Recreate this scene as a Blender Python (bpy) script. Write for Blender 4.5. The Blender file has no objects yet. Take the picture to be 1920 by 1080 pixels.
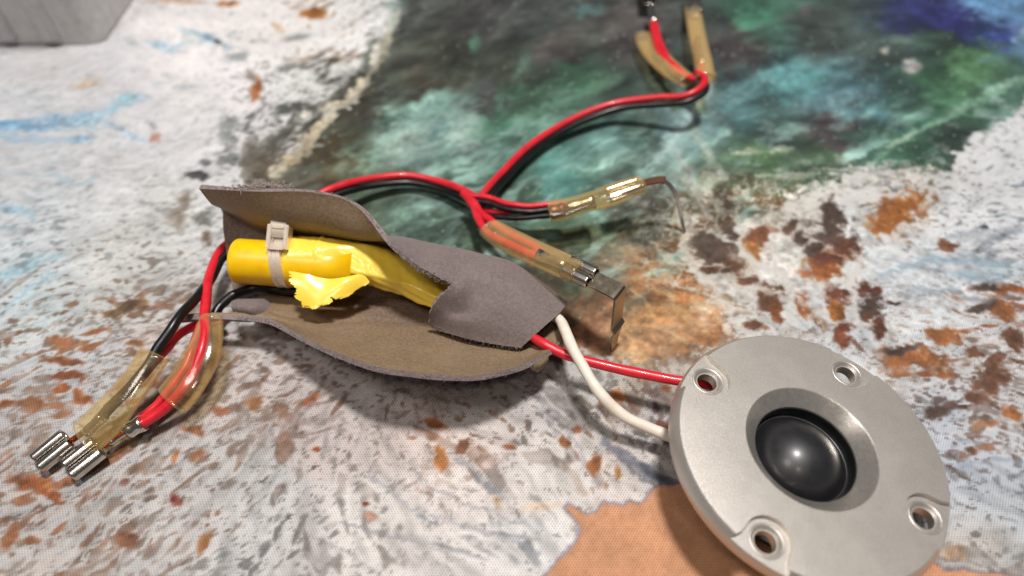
import bpy, bmesh, math, random
import numpy as np
from mathutils import Vector, Matrix
random.seed(7)
sc = bpy.context.scene
C = sc.collection
CM = 0.01                      # everything below is written in centimetres
# ------------------------------------------------------------------ camera, world, lamps
PITCH = 51.0; CAMH = 15.0; FPX = 1280.0
cd = bpy.data.cameras.new('camera'); cam = bpy.data.objects.new('camera', cd); C.objects.link(cam)
cam.location = (0, 0, CAMH*CM); cam.rotation_euler = (math.radians(90-PITCH), 0, 0)
cd.lens = 24; cd.sensor_width = 36; cd.clip_start = 0.005; cd.clip_end = 20
cd.dof.use_dof = True; cd.dof.focus_distance = 0.163; cd.dof.aperture_fstop = 7.5
sc.camera = cam
w = bpy.data.worlds.new('World'); sc.world = w; w.use_nodes = True
w.node_tree.nodes['Background'].inputs[0].default_value = (0.92, 0.95, 1.0, 1)
w.node_tree.nodes['Background'].inputs[1].default_value = 0.09
sc.view_settings.view_transform = 'Standard'; sc.view_settings.look = 'None'
sc.view_settings.exposure = 0.0; sc.view_settings.gamma = 1

def area(name, loc, target, size, power, col):
    l = bpy.data.lights.new(name, 'AREA'); l.shape = 'DISK'; l.size = size*CM; l.energy = power; l.color = col
    o = bpy.data.objects.new(name, l); C.objects.link(o); o.location = Vector(loc)*CM
    d = Vector(target)*CM - o.location; o.rotation_euler = d.to_track_quat('-Z', 'Y').to_euler()
    return o
area('ceiling_lamp', (7, 24, 112), (0, 12, 0), 15, 14.6, (1.0, 0.965, 0.93))
area('room_lamp', (-34, -8, 92), (0, 12, 0), 26, 2.3, (1.0, 0.93, 0.88))
area('small_lamp', (2, -30, 80), (0, 10, 0), 7, 0.7, (1.0, 0.86, 0.72))

# ------------------------------------------------------------------ helpers
SP, CP = math.sin(math.radians(PITCH)), math.cos(math.radians(PITCH))
def at(px, py, z):
    """point (cm) at height z seen at photo position px, py"""
    u = (px-960)/FPX; v = (540-py)/FPX
    d = Vector((u, v*SP+CP, v*CP-SP))
    return Vector((0, 0, CAMH)) + d*((z-CAMH)/d.z)
def lin(c):
    return tuple((x/255/12.92 if x/255 <= .04045 else ((x/255+.055)/1.055)**2.4) for x in c)
def tag(o, label=None, cat=None, group=None, kind=None):
    if label: o['label'] = label
    if cat: o['category'] = cat
    if group: o['group'] = group
    if kind: o['kind'] = kind
    return o
def thing(name, label, cat, loc=(0, 0, 0), group=None):
    o = bpy.data.objects.new(name, None); o.empty_display_size = .005; C.objects.link(o)
    o.location = Vector(loc)*CM
    return tag(o, label, cat, group)
def link_mesh(name, me, mats, parent=None):
    o = bpy.data.objects.new(name, me); C.objects.link(o)
    for m in (mats if isinstance(mats, (list, tuple)) else [mats]): me.materials.append(m)
    if parent:
        o.parent = parent; bpy.context.view_layer.update()
        o.matrix_parent_inverse = parent.matrix_world.inverted()
    return o
def mesh(name, verts, faces, mats, parent=None, smooth=True, mi=None, loc=None):
    """verts in cm, world space"""
    me = bpy.data.meshes.new(name)
    me.from_pydata([tuple(Vector(v)*CM) for v in verts], [], faces)
    if mi: me.polygons.foreach_set('material_index', mi)
    me.polygons.foreach_set('use_smooth', [smooth]*len(me.polygons))
    me.validate(); me.update()
    return link_mesh(name, me, mats, parent)
def cr(pts, t):
    n = len(pts)-1
    i = min(int(t), n-1); f = t-i
    p1, p2 = pts[i], pts[i+1]
    p0 = pts[i-1] if i > 0 else p1*2-p2
    p3 = pts[i+2] if i+2 <= n else p2*2-p1
    return 0.5*((2*p1)+(p2-p0)*f+(2*p0-5*p1+4*p2-p3)*f*f+(3*p1-p0-3*p2+p3)*f**3)
def path(pts, per=10):
    pts = [p if isinstance(p, Vector) else at(*p) for p in pts]
    n = (len(pts)-1)*per
    return [cr(pts, k/per) for k in range(n+1)]
def frames(P):
    T = []
    for i in range(len(P)):
        a = P[max(i-1, 0)]; b = P[min(i+1, len(P)-1)]
        T.append((b-a).normalized())
    F = []
    n = None
    for t in T:
        up = Vector((0, 0, 1))
        if n is None:
            n = up - t*up.dot(t)
            if n.length < .05: n = Vector((1, 0, 0)) - t*t.x
        else:
            n = n - t*n.dot(t)
        n.normalize(); F.append((t, n, t.cross(n)))       # tangent, up-ish, side
    return F
def tube_data(P, r, seg=14, caps=True, ry=None, F=None):
    """r, ry: number or function of 0..1 (up radius, side radius)"""
    F = F or frames(P)
    V, Q = [], []
    n = len(P)
    for i, p in enumerate(P):
        t, nn, s = F[i]; k = i/(n-1)
        a = r(k) if callable(r) else r
        b = a if ry is None else (ry(k) if callable(ry) else ry)
        for j in range(seg):
            an = 2*math.pi*j/seg
            V.append(p + nn*(math.sin(an)*a) + s*(math.cos(an)*b))
    for i in range(n-1):
        for j in range(seg):
            Q.append((i*seg+j, i*seg+(j+1) % seg, (i+1)*seg+(j+1) % seg, (i+1)*seg+j))
    if caps:
        Q.append(tuple(range(seg))[::-1]); Q.append(tuple(range((n-1)*seg, n*seg)))
    return V, Q
def tube(name, P, r, mat, parent=None, seg=14, ry=None, caps=True):
    if 'wire' in name and not callable(r) and ry is None:      # soft insulation is never perfectly even
        ph = random.random()*9; r0_ = r; r = lambda k: r0_*(1+.035*math.sin(k*23+ph)+.02*math.sin(k*61+ph))
        P = [p+Vector((math.sin(i*.37+ph), math.cos(i*.29+ph), .5*math.sin(i*.43+ph)))*.010 for i, p in enumerate(P)]
    V, Q = tube_data(P, r, seg, caps, ry)
    o = mesh(name, V, Q, mat, parent)
    if caps:
        for p in list(o.data.polygons)[-2:]: p.use_smooth = False
    return o
def offset_path(P, r, ang):
    """side-by-side wire of a twin cable; ang: function of 0..1, 0 = to the side, 90 = above"""
    F = frames(P); out = []
    for i, p in enumerate(P):
        t = F[i][0]; side = Vector((-t.y, t.x, 0)).normalized(); up = t.cross(side) * -1
        if up.z < 0: up = -up
        a = math.radians(ang(i/(len(P)-1)) if callable(ang) else ang)
        out.append(p + side*(math.cos(a)*r) + up*(math.sin(a)*r))
    return out
def join_data(parts):
    V, Q = [], []
    for v, q in parts:
        b = len(V); V += v; Q += [tuple(i+b for i in f) for f in q]
    return V, Q
def sheet(name, grid, per, th, mats, parent=None, keep=None, jag=None, flip=False, mfn=None, stain_shade=None):
    """grid[col][row] control points -> smooth sheet of thickness th; slot 0 = face towards +normal, slot 1 = other face, slot 2 = edge.
    keep(c, r): which part of the sheet exists; jag(c, r) -> displacement Vector"""
    nc, nr = len(grid), len(grid[0])
    A = [[cr([grid[c][r] for c in range(nc)], k/per) for r in range(nr)] for k in range((nc-1)*per+1)]
    G = [[cr(row, k/per) for k in range((nr-1)*per+1)] for row in A]
    N, M = len(G), len(G[0])
    if jag:
        G = [[G[i][j]+jag(i/per, j/per) for j in range(M)] for i in range(N)]
    def nrm(i, j):
        a = G[min(i+1, N-1)][j]-G[max(i-1, 0)][j]; b = G[i][min(j+1, M-1)]-G[i][max(j-1, 0)]
        n = a.cross(b); n = n.normalized() if n.length > 1e-9 else Vector((0, 0, 1))
        return -n if flip else n
    NN = [[nrm(i, j) for j in range(M)] for i in range(N)]
    V = [G[i][j]+NN[i][j]*th/2 for i in range(N) for j in range(M)] + [G[i][j]-NN[i][j]*th/2 for i in range(N) for j in range(M)]
    B = N*M; Q, mi = [], []
    K = {(i, j) for i in range(N-1) for j in range(M-1) if keep is None or keep((i+.5)/per, (j+.5)/per)}
    for (i, j) in K:
        a, b, c, d = i*M+j, (i+1)*M+j, (i+1)*M+j+1, i*M+j+1
        f = (a, b, c, d) if not flip else (d, c, b, a)
        Q.append(f); mi.append(mfn((i+.5)/per, (j+.5)/per) if mfn else 0); Q.append(tuple(x+B for x in f[::-1])); mi.append(1)
        for (di, dj, e) in ((0, -1, (a, b)), (1, 0, (b, c)), (0, 1, (c, d)), (-1, 0, (d, a))):
            if (i+di, j+dj) not in K:
                x, y = e if not flip else e[::-1]
                Q.append((y, x, x+B, y+B)); mi.append(2)
    me = bpy.data.meshes.new(name)
    used = sorted({i for f in Q for i in f}); mp = {o: k for k, o in enumerate(used)}
    me.from_pydata([tuple(V[i]*CM) for i in used], [], [tuple(mp[i] for i in f) for f in Q])
    if stain_shade:
        at_ = me.attributes.new('stain_shade', 'FLOAT', 'POINT')  # purple-brown patch of the lower flap, painted shade on the upper flap
        at_.data.foreach_set('value', [stain_shade((i % B)//M/per, (i % B) % M/per) for i in used])
    me.polygons.foreach_set('material_index', mi)
    me.polygons.foreach_set('use_smooth', [m != 2 for m in mi])
    me.update()
    o = link_mesh(name, me, mats, parent)
    # sharp rim
    bm = bmesh.new(); bm.from_mesh(me)
    for e in bm.edges:
        if len(e.link_faces) == 2 and (e.link_faces[0].material_index == 2) != (e.link_faces[1].material_index == 2): e.smooth = False
    bm.to_mesh(me); bm.free()
    return o

# ------------------------------------------------------------------ materials
def mat(name, col, rough=.5, metal=0., spec=.5, build=None, **kw):
    m = bpy.data.materials.new(name); m.use_nodes = True
    nt = m.node_tree; b = nt.nodes['Principled BSDF']
    b.inputs['Base Color'].default_value = (*lin(col), 1)
    b.inputs['Roughness'].default_value = rough; b.inputs['Metallic'].default_value = metal
    b.inputs['Specular IOR Level'].default_value = spec
    for k, v in kw.items(): b.inputs[k.replace('_', ' ')].default_value = v
    if build: build(nt, b)
    return m
def coord(nt):
    t = nt.nodes.new('ShaderNodeTexCoord'); return t.outputs['Object']
def noise(nt, scale, detail=4, rough=.6, vec=None):
    n = nt.nodes.new('ShaderNodeTexNoise'); n.inputs['Scale'].default_value = scale*100   # scale per cm
    n.inputs['Detail'].default_value = detail; n.inputs['Roughness'].default_value = rough
    nt.links.new(vec or coord(nt), n.inputs['Vector']); return n.outputs['Fac']
def ramp(nt, fac, stops):
    r = nt.nodes.new('ShaderNodeValToRGB'); e = r.color_ramp.elements
    while len(e) < len(stops): e.new(.5)
    for k, (p, c) in enumerate(stops):
        e[k].position = p; e[k].color = (*lin(c), 1) if len(c) == 3 else c
    nt.links.new(fac, r.inputs[0]); return r.outputs[0]
def mathn(nt, op, a, b=None):
    m = nt.nodes.new('ShaderNodeMath'); m.operation = op
    for k, x in enumerate((a, b)):
        if x is None: continue
        if isinstance(x, (int, float)): m.inputs[k].default_value = x
        else: nt.links.new(x, m.inputs[k])
    return m.outputs[0]
def mixc(nt, fac, a, b, mode='MIX'):
    m = nt.nodes.new('ShaderNodeMix'); m.data_type = 'RGBA'; m.blend_type = mode
    for k, x in ((0, fac), (6, a), (7, b)):
        if isinstance(x, (int, float)): m.inputs[k].default_value = x
        elif isinstance(x, tuple): m.inputs[k].default_value = (*lin(x), 1)
        else: nt.links.new(x, m.inputs[k])
    return m.outputs[2]
def bump(nt, b, h, strength=.5, dist=.01):
    n = nt.nodes.new('ShaderNodeBump'); n.inputs['Strength'].default_value = strength; n.inputs['Distance'].default_value = dist*CM
    nt.links.new(h, n.inputs['Height']); nt.links.new(n.outputs[0], b.inputs['Normal'])

def foam_build(c0, c1, c2, st_=None):
    def f(nt, b):
        n1 = noise(nt, 13, 6, .85); n2 = noise(nt, .9, 4, .6); n3 = noise(nt, 40, 2, .5)
        col = ramp(nt, n2, [(.3, c0), (.7, c1)])
        g = ramp(nt, n1, [(.40, (0, 0, 0)), (.62, (255, 255, 255))])
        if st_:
            a = nt.nodes.new('ShaderNodeAttribute'); a.attribute_name = 'stain_shade'
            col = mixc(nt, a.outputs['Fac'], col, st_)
        col = mixc(nt, mathn(nt, 'MULTIPLY', g, .6), col, c2)
        nt.links.new(col, b.inputs['Base Color'])
        bump(nt, b, mathn(nt, 'ADD', n1, mathn(nt, 'MULTIPLY', n3, .5)), .7, .02)
    return f
M = {}
M['foam_out'] = mat('grey_foam_skin', (118, 106, 105), .62, spec=.35, build=foam_build((94, 82, 81), (112, 98, 96), (140, 126, 121)), Sheen_Weight=.25)
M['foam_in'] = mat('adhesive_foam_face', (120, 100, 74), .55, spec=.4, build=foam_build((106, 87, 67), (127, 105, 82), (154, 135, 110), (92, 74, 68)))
M['foam_edge'] = mat('foam_cut_edge', (120, 108, 106), .9, build=foam_build((98, 88, 88), (118, 106, 104), (160, 146, 144)))
M['fuzz'] = mat('foam_fuzz', (150, 136, 130), .95)
def wire_build(c, d):
    def f(nt, b):
        n = noise(nt, 3, 4, .6)
        nt.links.new(ramp(nt, n, [(.35, c), (.7, d)]), b.inputs['Base Color'])
        bump(nt, b, noise(nt, 8, 3, .5), .12, .01)
    return f
M['red'] = mat('red_pvc', (205, 30, 45), .34, build=wire_build((196, 24, 40), (214, 38, 52)), Coat_Weight=.15)
M['black'] = mat('black_pvc', (14, 13, 14), .33, build=wire_build((12, 11, 12), (22, 20, 21)))
M['white'] = mat('white_pvc', (224, 214, 200), .45, build=wire_build((216, 204, 188), (230, 221, 208)))
def tape_build(nt, b):
    n = noise(nt, 1.6, 4, .6)
    nt.links.new(ramp(nt, n, [(.35, (246, 208, 66)), (.65, (252, 218, 90))]), b.inputs['Base Color'])
    bump(nt, b, mathn(nt, 'ADD', noise(nt, 4.5, 3, .5), mathn(nt, 'MULTIPLY', noise(nt, 1.2, 2, .5), 2.0)), .16, .02)
M['tape'] = mat('yellow_tape', (236, 194, 30), .24, build=tape_build, Coat_Weight=.3, Coat_Roughness=.12)
M['cap'] = mat('yellow_capacitor_film', (240, 188, 0), .34, build=wire_build((236, 182, 4), (244, 196, 8)))
M['nylon'] = mat('milky_nylon', (236, 222, 204), .35, spec=.6, Subsurface_Weight=.35, Subsurface_Radius=(.004, .003, .002), Subsurface_Scale=.3, Transmission_Weight=.5)
def metal_build(c, d, br=.2, sc_=9):
    def f(nt, b):
        n = noise(nt, sc_, 5, .7)
        nt.links.new(ramp(nt, n, [(.3, c), (.7, d)]), b.inputs['Base Color'])
        r = nt.nodes.new('ShaderNodeMapRange'); r.inputs[3].default_value = .18; r.inputs[4].default_value = .18+br
        nt.links.new(noise(nt, 5, 4, .7), r.inputs[0]); nt.links.new(r.outputs[0], b.inputs['Roughness'])
        bump(nt, b, noise(nt, 14, 3, .6), .12, .01)
    return f
M['tin'] = mat('tinned_steel', (190, 182, 172), .25, 1., build=metal_build((196, 188, 178), (222, 216, 208), .10, 4))
M['tab'] = mat('nickel_tab', (190, 178, 160), .25, 1., build=metal_build((140, 128, 110), (168, 156, 138), .25, 2))
M['copper'] = mat('copper_strand', (196, 100, 56), .35, 1.)
M['leg'] = mat('brown_lead', (120, 84, 66), .35, .6)
def silver_build(nt, b):
    n = noise(nt, 55, 2, .5); n2 = noise(nt, 26, 3, .6)
    sp = ramp(nt, n, [(.55, (0, 0, 0)), (.72, (255, 255, 255))])
    col = ramp(nt, n2, [(.3, (190, 183, 175)), (.7, (204, 198, 190))])
    col = mixc(nt, mathn(nt, 'MULTIPLY', sp, .5), col, (240, 236, 228))
    nt.links.new(col, b.inputs['Base Color'])
    bump(nt, b, mathn(nt, 'ADD', n, n2), .35, .008)
    rg = nt.nodes.new('ShaderNodeMapRange'); rg.inputs[1].default_value = .3; rg.inputs[2].default_value = .7; rg.inputs[3].default_value = .36; rg.inputs[4].default_value = .42
    nt.links.new(noise(nt, .9, 5, .7), rg.inputs[0]); nt.links.new(rg.outputs[0], b.inputs['Roughness'])
M['silver'] = mat('silver_paint', (190, 185, 176), .38, .75, build=silver_build)
M['satin'] = mat('satin_silver', (190, 184, 176), .3, .75, build=metal_build((176, 170, 162), (200, 194, 186), .14, 12))
M['steel'] = mat('bare_steel_ring', (205, 202, 198), .22, 1.)
def dome_build(nt, b):
    n = noise(nt, 2.2, 5, .6); v = nt.nodes.new('ShaderNodeTexVoronoi'); v.inputs['Scale'].default_value = 900
    nt.links.new(coord(nt), v.inputs['Vector'])
    dust = ramp(nt, v.outputs['Distance'], [(.05, (255, 255, 255)), (.09, (0, 0, 0))])
    dust = mathn(nt, 'MULTIPLY', dust, ramp(nt, noise(nt, 5, 2, .5), [(.60, (0, 0, 0)), (.64, (255, 255, 255))]))
    col = ramp(nt, n, [(.35, (25, 25, 28)), (.7, (36, 35, 38))])
    nt.links.new(mixc(nt, dust, col, (150, 130, 110)), b.inputs['Base Color'])
    r = nt.nodes.new('ShaderNodeMapRange'); r.inputs[3].default_value = .34; r.inputs[4].default_value = .50
    nt.links.new(n, r.inputs[0]); nt.links.new(r.outputs[0], b.inputs['Roughness'])
M['dome'] = mat('black_dome_film', (26, 27, 31), .3, build=dome_build, Coat_Weight=.25, Coat_Roughness=.2)
M['magnet'] = mat('dark_magnet', (40, 38, 38), .5)
def amber_mat():
    m = bpy.data.materials.new('amber_vinyl'); m.use_nodes = True; nt = m.node_tree; b = nt.nodes['Principled BSDF']
    b.inputs['Base Color'].default_value = (*lin((222, 192, 136)), 1); b.inputs['Roughness'].default_value = .4
    tr = nt.nodes.new('ShaderNodeBsdfTransparent'); tr.inputs[0].default_value = (.99, .955, .86, 1)
    mx = nt.nodes.new('ShaderNodeMixShader'); lw = nt.nodes.new('ShaderNodeLayerWeight'); lw.inputs[0].default_value = .4
    mr = nt.nodes.new('ShaderNodeMapRange'); mr.inputs[3].default_value = .0; mr.inputs[4].default_value = .44
    n = noise(nt, 2.4, 4, .6); bump(nt, b, n, .3, .03)
    nt.links.new(lw.outputs['Facing'], mr.inputs[0])
    hz = nt.nodes.new('ShaderNodeMapRange'); hz.inputs[1].default_value = .45; hz.inputs[2].default_value = .75; hz.inputs[4].default_value = .07; nt.links.new(n, hz.inputs[0])
    nt.links.new(mathn(nt, 'ADD', mr.outputs[0], hz.outputs[0]), mx.inputs[0])
    nt.links.new(tr.outputs[0], mx.inputs[1]); nt.links.new(b.outputs[0], mx.inputs[2])
    gl = nt.nodes.new('ShaderNodeBsdfGlossy'); gl.inputs['Roughness'].default_value = .14
    nt.links.new(b.inputs['Normal'].links[0].from_socket, gl.inputs['Normal'])
    fr = mathn(nt, 'ADD', mathn(nt, 'MULTIPLY', mathn(nt, 'POWER', lw.outputs['Facing'], 3.), .35), .045)
    m2 = nt.nodes.new('ShaderNodeMixShader'); nt.links.new(fr, m2.inputs[0])
    nt.links.new(mx.outputs[0], m2.inputs[1]); nt.links.new(gl.outputs[0], m2.inputs[2])
    nt.links.new(m2.outputs[0], nt.nodes['Material Output'].inputs[0]); return m
M['amber'] = amber_mat()
M['tub'] = mat('ribbed_grey_plastic', (176, 171, 170), .6, build=wire_build((190, 186, 185), (208, 205, 203)))
M['ink'] = mat('grey_print_ink', (168, 126, 18), .6)

# ------------------------------------------------------------------ the printed cloth
def hash2(i, j, s):
    h = (i.astype(np.int64)*374761393 + j.astype(np.int64)*668265263 + s*974634777) & 0xffffffff
    h = ((h ^ (h >> 13))*1274126177) & 0xffffffff
    return ((h ^ (h >> 16)) & 0xffff)/65535.0
def vn(x, y, s):
    i = np.floor(x); j = np.floor(y); f = x-i; g = y-j
    f = f*f*f*(f*(f*6-15)+10); g = g*g*g*(g*(g*6-15)+10)
    a = hash2(i, j, s); b = hash2(i+1, j, s); c = hash2(i, j+1, s); d = hash2(i+1, j+1, s)
    return (a+(b-a)*f)*(1-g)+(c+(d-c)*f)*g
def fbm(x, y, s, o=4, g=.55):
    t = 0; a = 1; n = 0
    for k in range(o):
        t = t+a*vn(x, y, s+k*17); n += a; a *= g
        x, y = (x*.8-y*.6)*2.03+3.1, (x*.6+y*.8)*2.03+1.7
    t = t/n
    return (t-.5)*1.5+.5
def voro(x, y, s):
    i0 = np.floor(x); j0 = np.floor(y); f1 = np.full(x.shape, 9.); f2 = f1.copy(); idv = np.zeros(x.shape)
    for di in (-1, 0, 1):
        for dj in (-1, 0, 1):
            i = i0+di; j = j0+dj
            d = np.hypot(i+.1+.8*hash2(i, j, s)-x, j+.1+.8*hash2(i, j, s+5)-y)
            c = d < f1
            f2 = np.where(c, f1, np.minimum(f2, d)); idv = np.where(c, hash2(i, j, s+9), idv); f1 = np.where(c, d, f1)
    return f1, f2, idv
def ss(a, b, x):
    t = np.clip((x-a)/(b-a), 0, 1); return t*t*(3-2*t)
def idw(u, v, pts, p=3.0):
    W = 0; S = 0
    for q in pts:
        d = ((u-q[0])**2+(v-q[1])**2)/1e4+.02
        k = d**(-p/2); W = W+k
        S = S+k[..., None]*np.array(q[2:], float)
    return S/W[..., None]
def psd(u, v, poly):
    """signed distance, inside negative"""
    n = len(poly); d = np.full(u.shape, 1e9); ins = np.zeros(u.shape, bool)
    for k in range(n):
        x0, y0 = poly[k]; x1, y1 = poly[(k+1) % n]
        ex, ey = x1-x0, y1-y0
        t = np.clip(((u-x0)*ex+(v-y0)*ey)/(ex*ex+ey*ey), 0, 1)
        d = np.minimum(d, np.hypot(u-x0-t*ex, v-y0-t*ey))
        if y0 != y1:
            ins ^= ((y0 > v) != (y1 > v)) & (u < ex*(v-y0)/ey+x0)
    return np.where(ins, -d, d)
def paint(X, Y):
    # u, v: the print's own drawing coordinates (a perspective map of the cloth plane)
    dep = Y*CP + CAMH*SP
    u = 960+FPX*X/dep; v = 540-FPX*(Y*SP-CAMH*CP)/dep
    n1 = fbm(X*.5, Y*.5, 1, 4); n2 = fbm(X*.5+40, Y*.5, 2, 4)
    n3 = fbm(X*1.7, Y*1.7, 3, 4); n4 = fbm(X*1.7+9, Y*1.7, 4, 4)
    n5 = fbm(X*5, Y*5, 5, 3); n6 = fbm(X*5+7, Y*5, 6, 3)
    sc_ = 1280/np.maximum(dep, 3)/66
    uw = u+((n1-.5)*80+(n3-.5)*50+(n5-.5)*8)*sc_; vw = v+((n2-.5)*60+(n4-.5)*36+(n6-.5)*7)*sc_
    # colour under the foam
    under = idw(uw, vw, [
        (760, 20, 84, 88, 84), (900, 30, 76, 76, 74), (1060, 90, 76, 72, 70), (850, 120, 76, 80, 70), (1180, 60, 82, 78, 76),
        (1000, 20, 78, 84, 80), (1420, 30, 74, 112, 94), (1560, 60, 70, 78, 74), (1380, 100, 76, 70, 70), (1640, 110, 74, 86, 82),
        (1730, 12, 54, 60, 100), (1800, 42, 54, 60, 104), (1870, 62, 64, 78, 130), (1880, 10, 112, 156, 196), (1760, 70, 64, 84, 72), (1905, 60, 126, 162, 190),
        (1820, 130, 92, 132, 98), (1740, 160, 80, 120, 94), (1900, 160, 80, 112, 98), (1680, 200, 70, 96, 88),
        (1480, 160, 96, 142, 142), (1560, 180, 98, 134, 142), (1400, 190, 90, 124, 126), (1640, 190, 84, 118, 122), (1330, 160, 78, 92, 90),
        (1450, 235, 74, 92, 88), (1560, 240, 82, 76, 78), (1640, 270, 66, 92, 82), (1420, 285, 92, 122, 88), (1540, 300, 84, 108, 84), (1700, 280, 62, 92, 76), (1780, 290, 56, 72, 64),
        (680, 130, 66, 66, 58), (600, 260, 74, 70, 54), (530, 320, 84, 68, 54), (640, 300, 88, 76, 54), (700, 200, 74, 68, 58), (480, 350, 88, 74, 56), (560, 290, 82, 70, 56),
        (800, 150, 78, 74, 64), (900, 190, 70, 68, 66), (960, 140, 76, 82, 72), (1000, 190, 74, 100, 82), (1080, 150, 84, 122, 98), (1120, 200, 82, 104, 92),
        (760, 220, 128, 160, 146), (800, 210, 134, 176, 162), (850, 240, 146, 176, 166), (740, 270, 146, 168, 152), (700, 300, 134, 152, 130), (790, 290, 128, 152, 144), (870, 270, 136, 166, 154), (820, 260, 104, 140, 136),
        (930, 240, 88, 132, 112), (1000, 230, 96, 140, 116), (960, 300, 98, 132, 118), (1050, 290, 92, 132, 122), (1130, 260, 96, 128, 122), (880, 330, 84, 108, 92), (1050, 330, 96, 144, 134), (1180, 300, 100, 124, 112), (1280, 230, 122, 152, 154), (1230, 280, 108, 130, 122),
        (760, 340, 96, 112, 96), (700, 380, 98, 116, 98), (800, 400, 104, 132, 116), (860, 440, 92, 116, 96), (1000, 420, 88, 118, 98), (960, 450, 76, 92, 74), (1120, 420, 104, 128, 108), (1200, 400, 96, 98, 84), (1100, 360, 104, 138, 124),
        (1220, 340, 124, 146, 134), (1260, 380, 96, 92, 80), (900, 480, 74, 84, 66), (1050, 480, 84, 98, 76), (1150, 480, 112, 98, 76), (1010, 500, 84, 78, 58),
        (1100, 560, 118, 84, 58), (1080, 620, 110, 72, 52), (1200, 520, 140, 98, 62), (1230, 570, 168, 114, 66), (1280, 540, 150, 92, 48), (1180, 600, 162, 122, 82), (1250, 630, 172, 126, 86), (1330, 590, 176, 118, 72), (1120, 655, 148, 108, 72), (1200, 665, 176, 138, 96), (1340, 550, 160, 98, 52), (1300, 460, 112, 78, 50),
        (1350, 430, 96, 76, 60), (1420, 460, 146, 88, 48), (1550, 440, 92, 64, 52), (1560, 520, 158, 88, 40), (1690, 400, 158, 98, 44), (1450, 580, 128, 78, 46), (1620, 560, 98, 62, 52), (1760, 620, 170, 96, 46), (1700, 680, 166, 86, 38),
        (1850, 590, 140, 78, 50), (1870, 710, 112, 72, 52), (1780, 780, 90, 64, 58), (1860, 800, 140, 92, 66), (1900, 900, 120, 124, 130), (1830, 1000, 140, 132, 124), (1700, 450, 140, 154, 160), (1850, 450, 120, 134, 142), (1900, 350, 150, 166, 178),
        (100, 100, 176, 178, 180), (60, 230, 140, 180, 206), (200, 190, 160, 196, 208), (40, 400, 160, 190, 202), (300, 150, 176, 200, 210), (200, 350, 168, 178, 186), (400, 100, 150, 170, 178), (480, 200, 120, 118, 118),
        (420, 300, 100, 102, 100), (350, 400, 120, 106, 92), (300, 480, 134, 108, 88), (590, 60, 168, 120, 74), (560, 180, 94, 96, 94), (200, 580, 152, 106, 74), (100, 620, 142, 96, 62), (120, 740, 158, 102, 64), (250, 640, 138, 96, 68),
        (60, 900, 152, 92, 58), (150, 1000, 150, 98, 66), (350, 1000, 146, 100, 76), (300, 900, 140, 110, 88), (450, 800, 150, 110, 84), (560, 740, 138, 98, 76), (700, 800, 110, 88, 78), (850, 840, 156, 94, 58), (820, 950, 130, 120, 114), (600, 950, 120, 112, 108), (500, 1050, 126, 122, 120), (950, 980, 112, 116, 120), (1000, 1050, 140, 142, 146),
        (1100, 720, 106, 98, 92), (1160, 800, 138, 92, 66), (1240, 740, 118, 92, 84), (1200, 860, 100, 98, 108), (1120, 880, 160, 104, 64), (1000, 760, 100, 92, 90),
    ], 4.0)
    r5 = fbm(X*9, Y*9, 31, 3)
    gy = under.mean(-1, keepdims=True); under = gy+(under-gy)*(1-.22*ss(350, 500, v))[..., None]
    drk = ss(300, 420, v)+ss(700, 500, u); drk = np.clip(drk, 0, 1)*ss(0, 1, np.clip(.3+ss(380, 480, v)+ss(560, 420, u), 0, 1))
    under = under*(1+(n5-.5)[..., None]*(.10+.26*drk)[..., None]+(n3-.5)[..., None]*.24+(r5-.5)[..., None]*(.05+.14*drk)[..., None])
    fgain = 1.03+.03*ss(1450, 1650, u)-.04*ss(1500, 1700, u)*(1-ss(320, 420, v))-.03*ss(300, 600, u)*(1-ss(180, 260, v))
    foam = fgain[..., None]*idw(u+(n1-.5)*80, v+(n2-.5)*80, [
        (100, 60, 198, 193, 192), (60, 200, 196, 196, 198), (200, 140, 202, 200, 201), (350, 80, 226, 220, 218), (480, 60, 234, 229, 226), (640, 60, 232, 230, 228), (300, 250, 206, 204, 204), (450, 180, 226, 222, 222), (600, 150, 222, 222, 218),
        (100, 400, 196, 198, 200), (300, 400, 204, 204, 202), (60, 560, 190, 200, 202), (250, 520, 196, 196, 192), (150, 700, 188, 190, 192), (350, 720, 184, 176, 172), (60, 850, 178, 176, 176), (300, 850, 186, 182, 180), (500, 900, 196, 194, 192), (150, 1000, 184, 180, 176), (450, 1040, 200, 197, 194),
        (600, 800, 194, 182, 178), (780, 800, 198, 184, 178), (700, 950, 214, 208, 202), (900, 900, 218, 208, 202), (1000, 1000, 220, 216, 212), (1050, 900, 218, 212, 206), (1150, 900, 210, 200, 194), (950, 760, 196, 188, 184), (1100, 740, 196, 194, 188), (1220, 780, 190, 186, 182), (1200, 700, 184, 172, 158),
        (1700, 340, 196, 192, 188), (1850, 300, 206, 206, 206), (1900, 420, 206, 206, 208), (1750, 460, 204, 206, 208), (1600, 480, 202, 204, 202), (1500, 400, 204, 200, 192), (1350, 450, 196, 184, 166), (1450, 520, 204, 202, 198), (1550, 600, 200, 204, 208), (1700, 600, 204, 208, 210), (1850, 660, 196, 194, 194), (1800, 850, 178, 184, 192), (1900, 950, 176, 180, 184), (1830, 1040, 180, 174, 168), (1300, 500, 190, 176, 156), (1300, 380, 184, 186, 176),
    ], 3.0)
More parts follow.
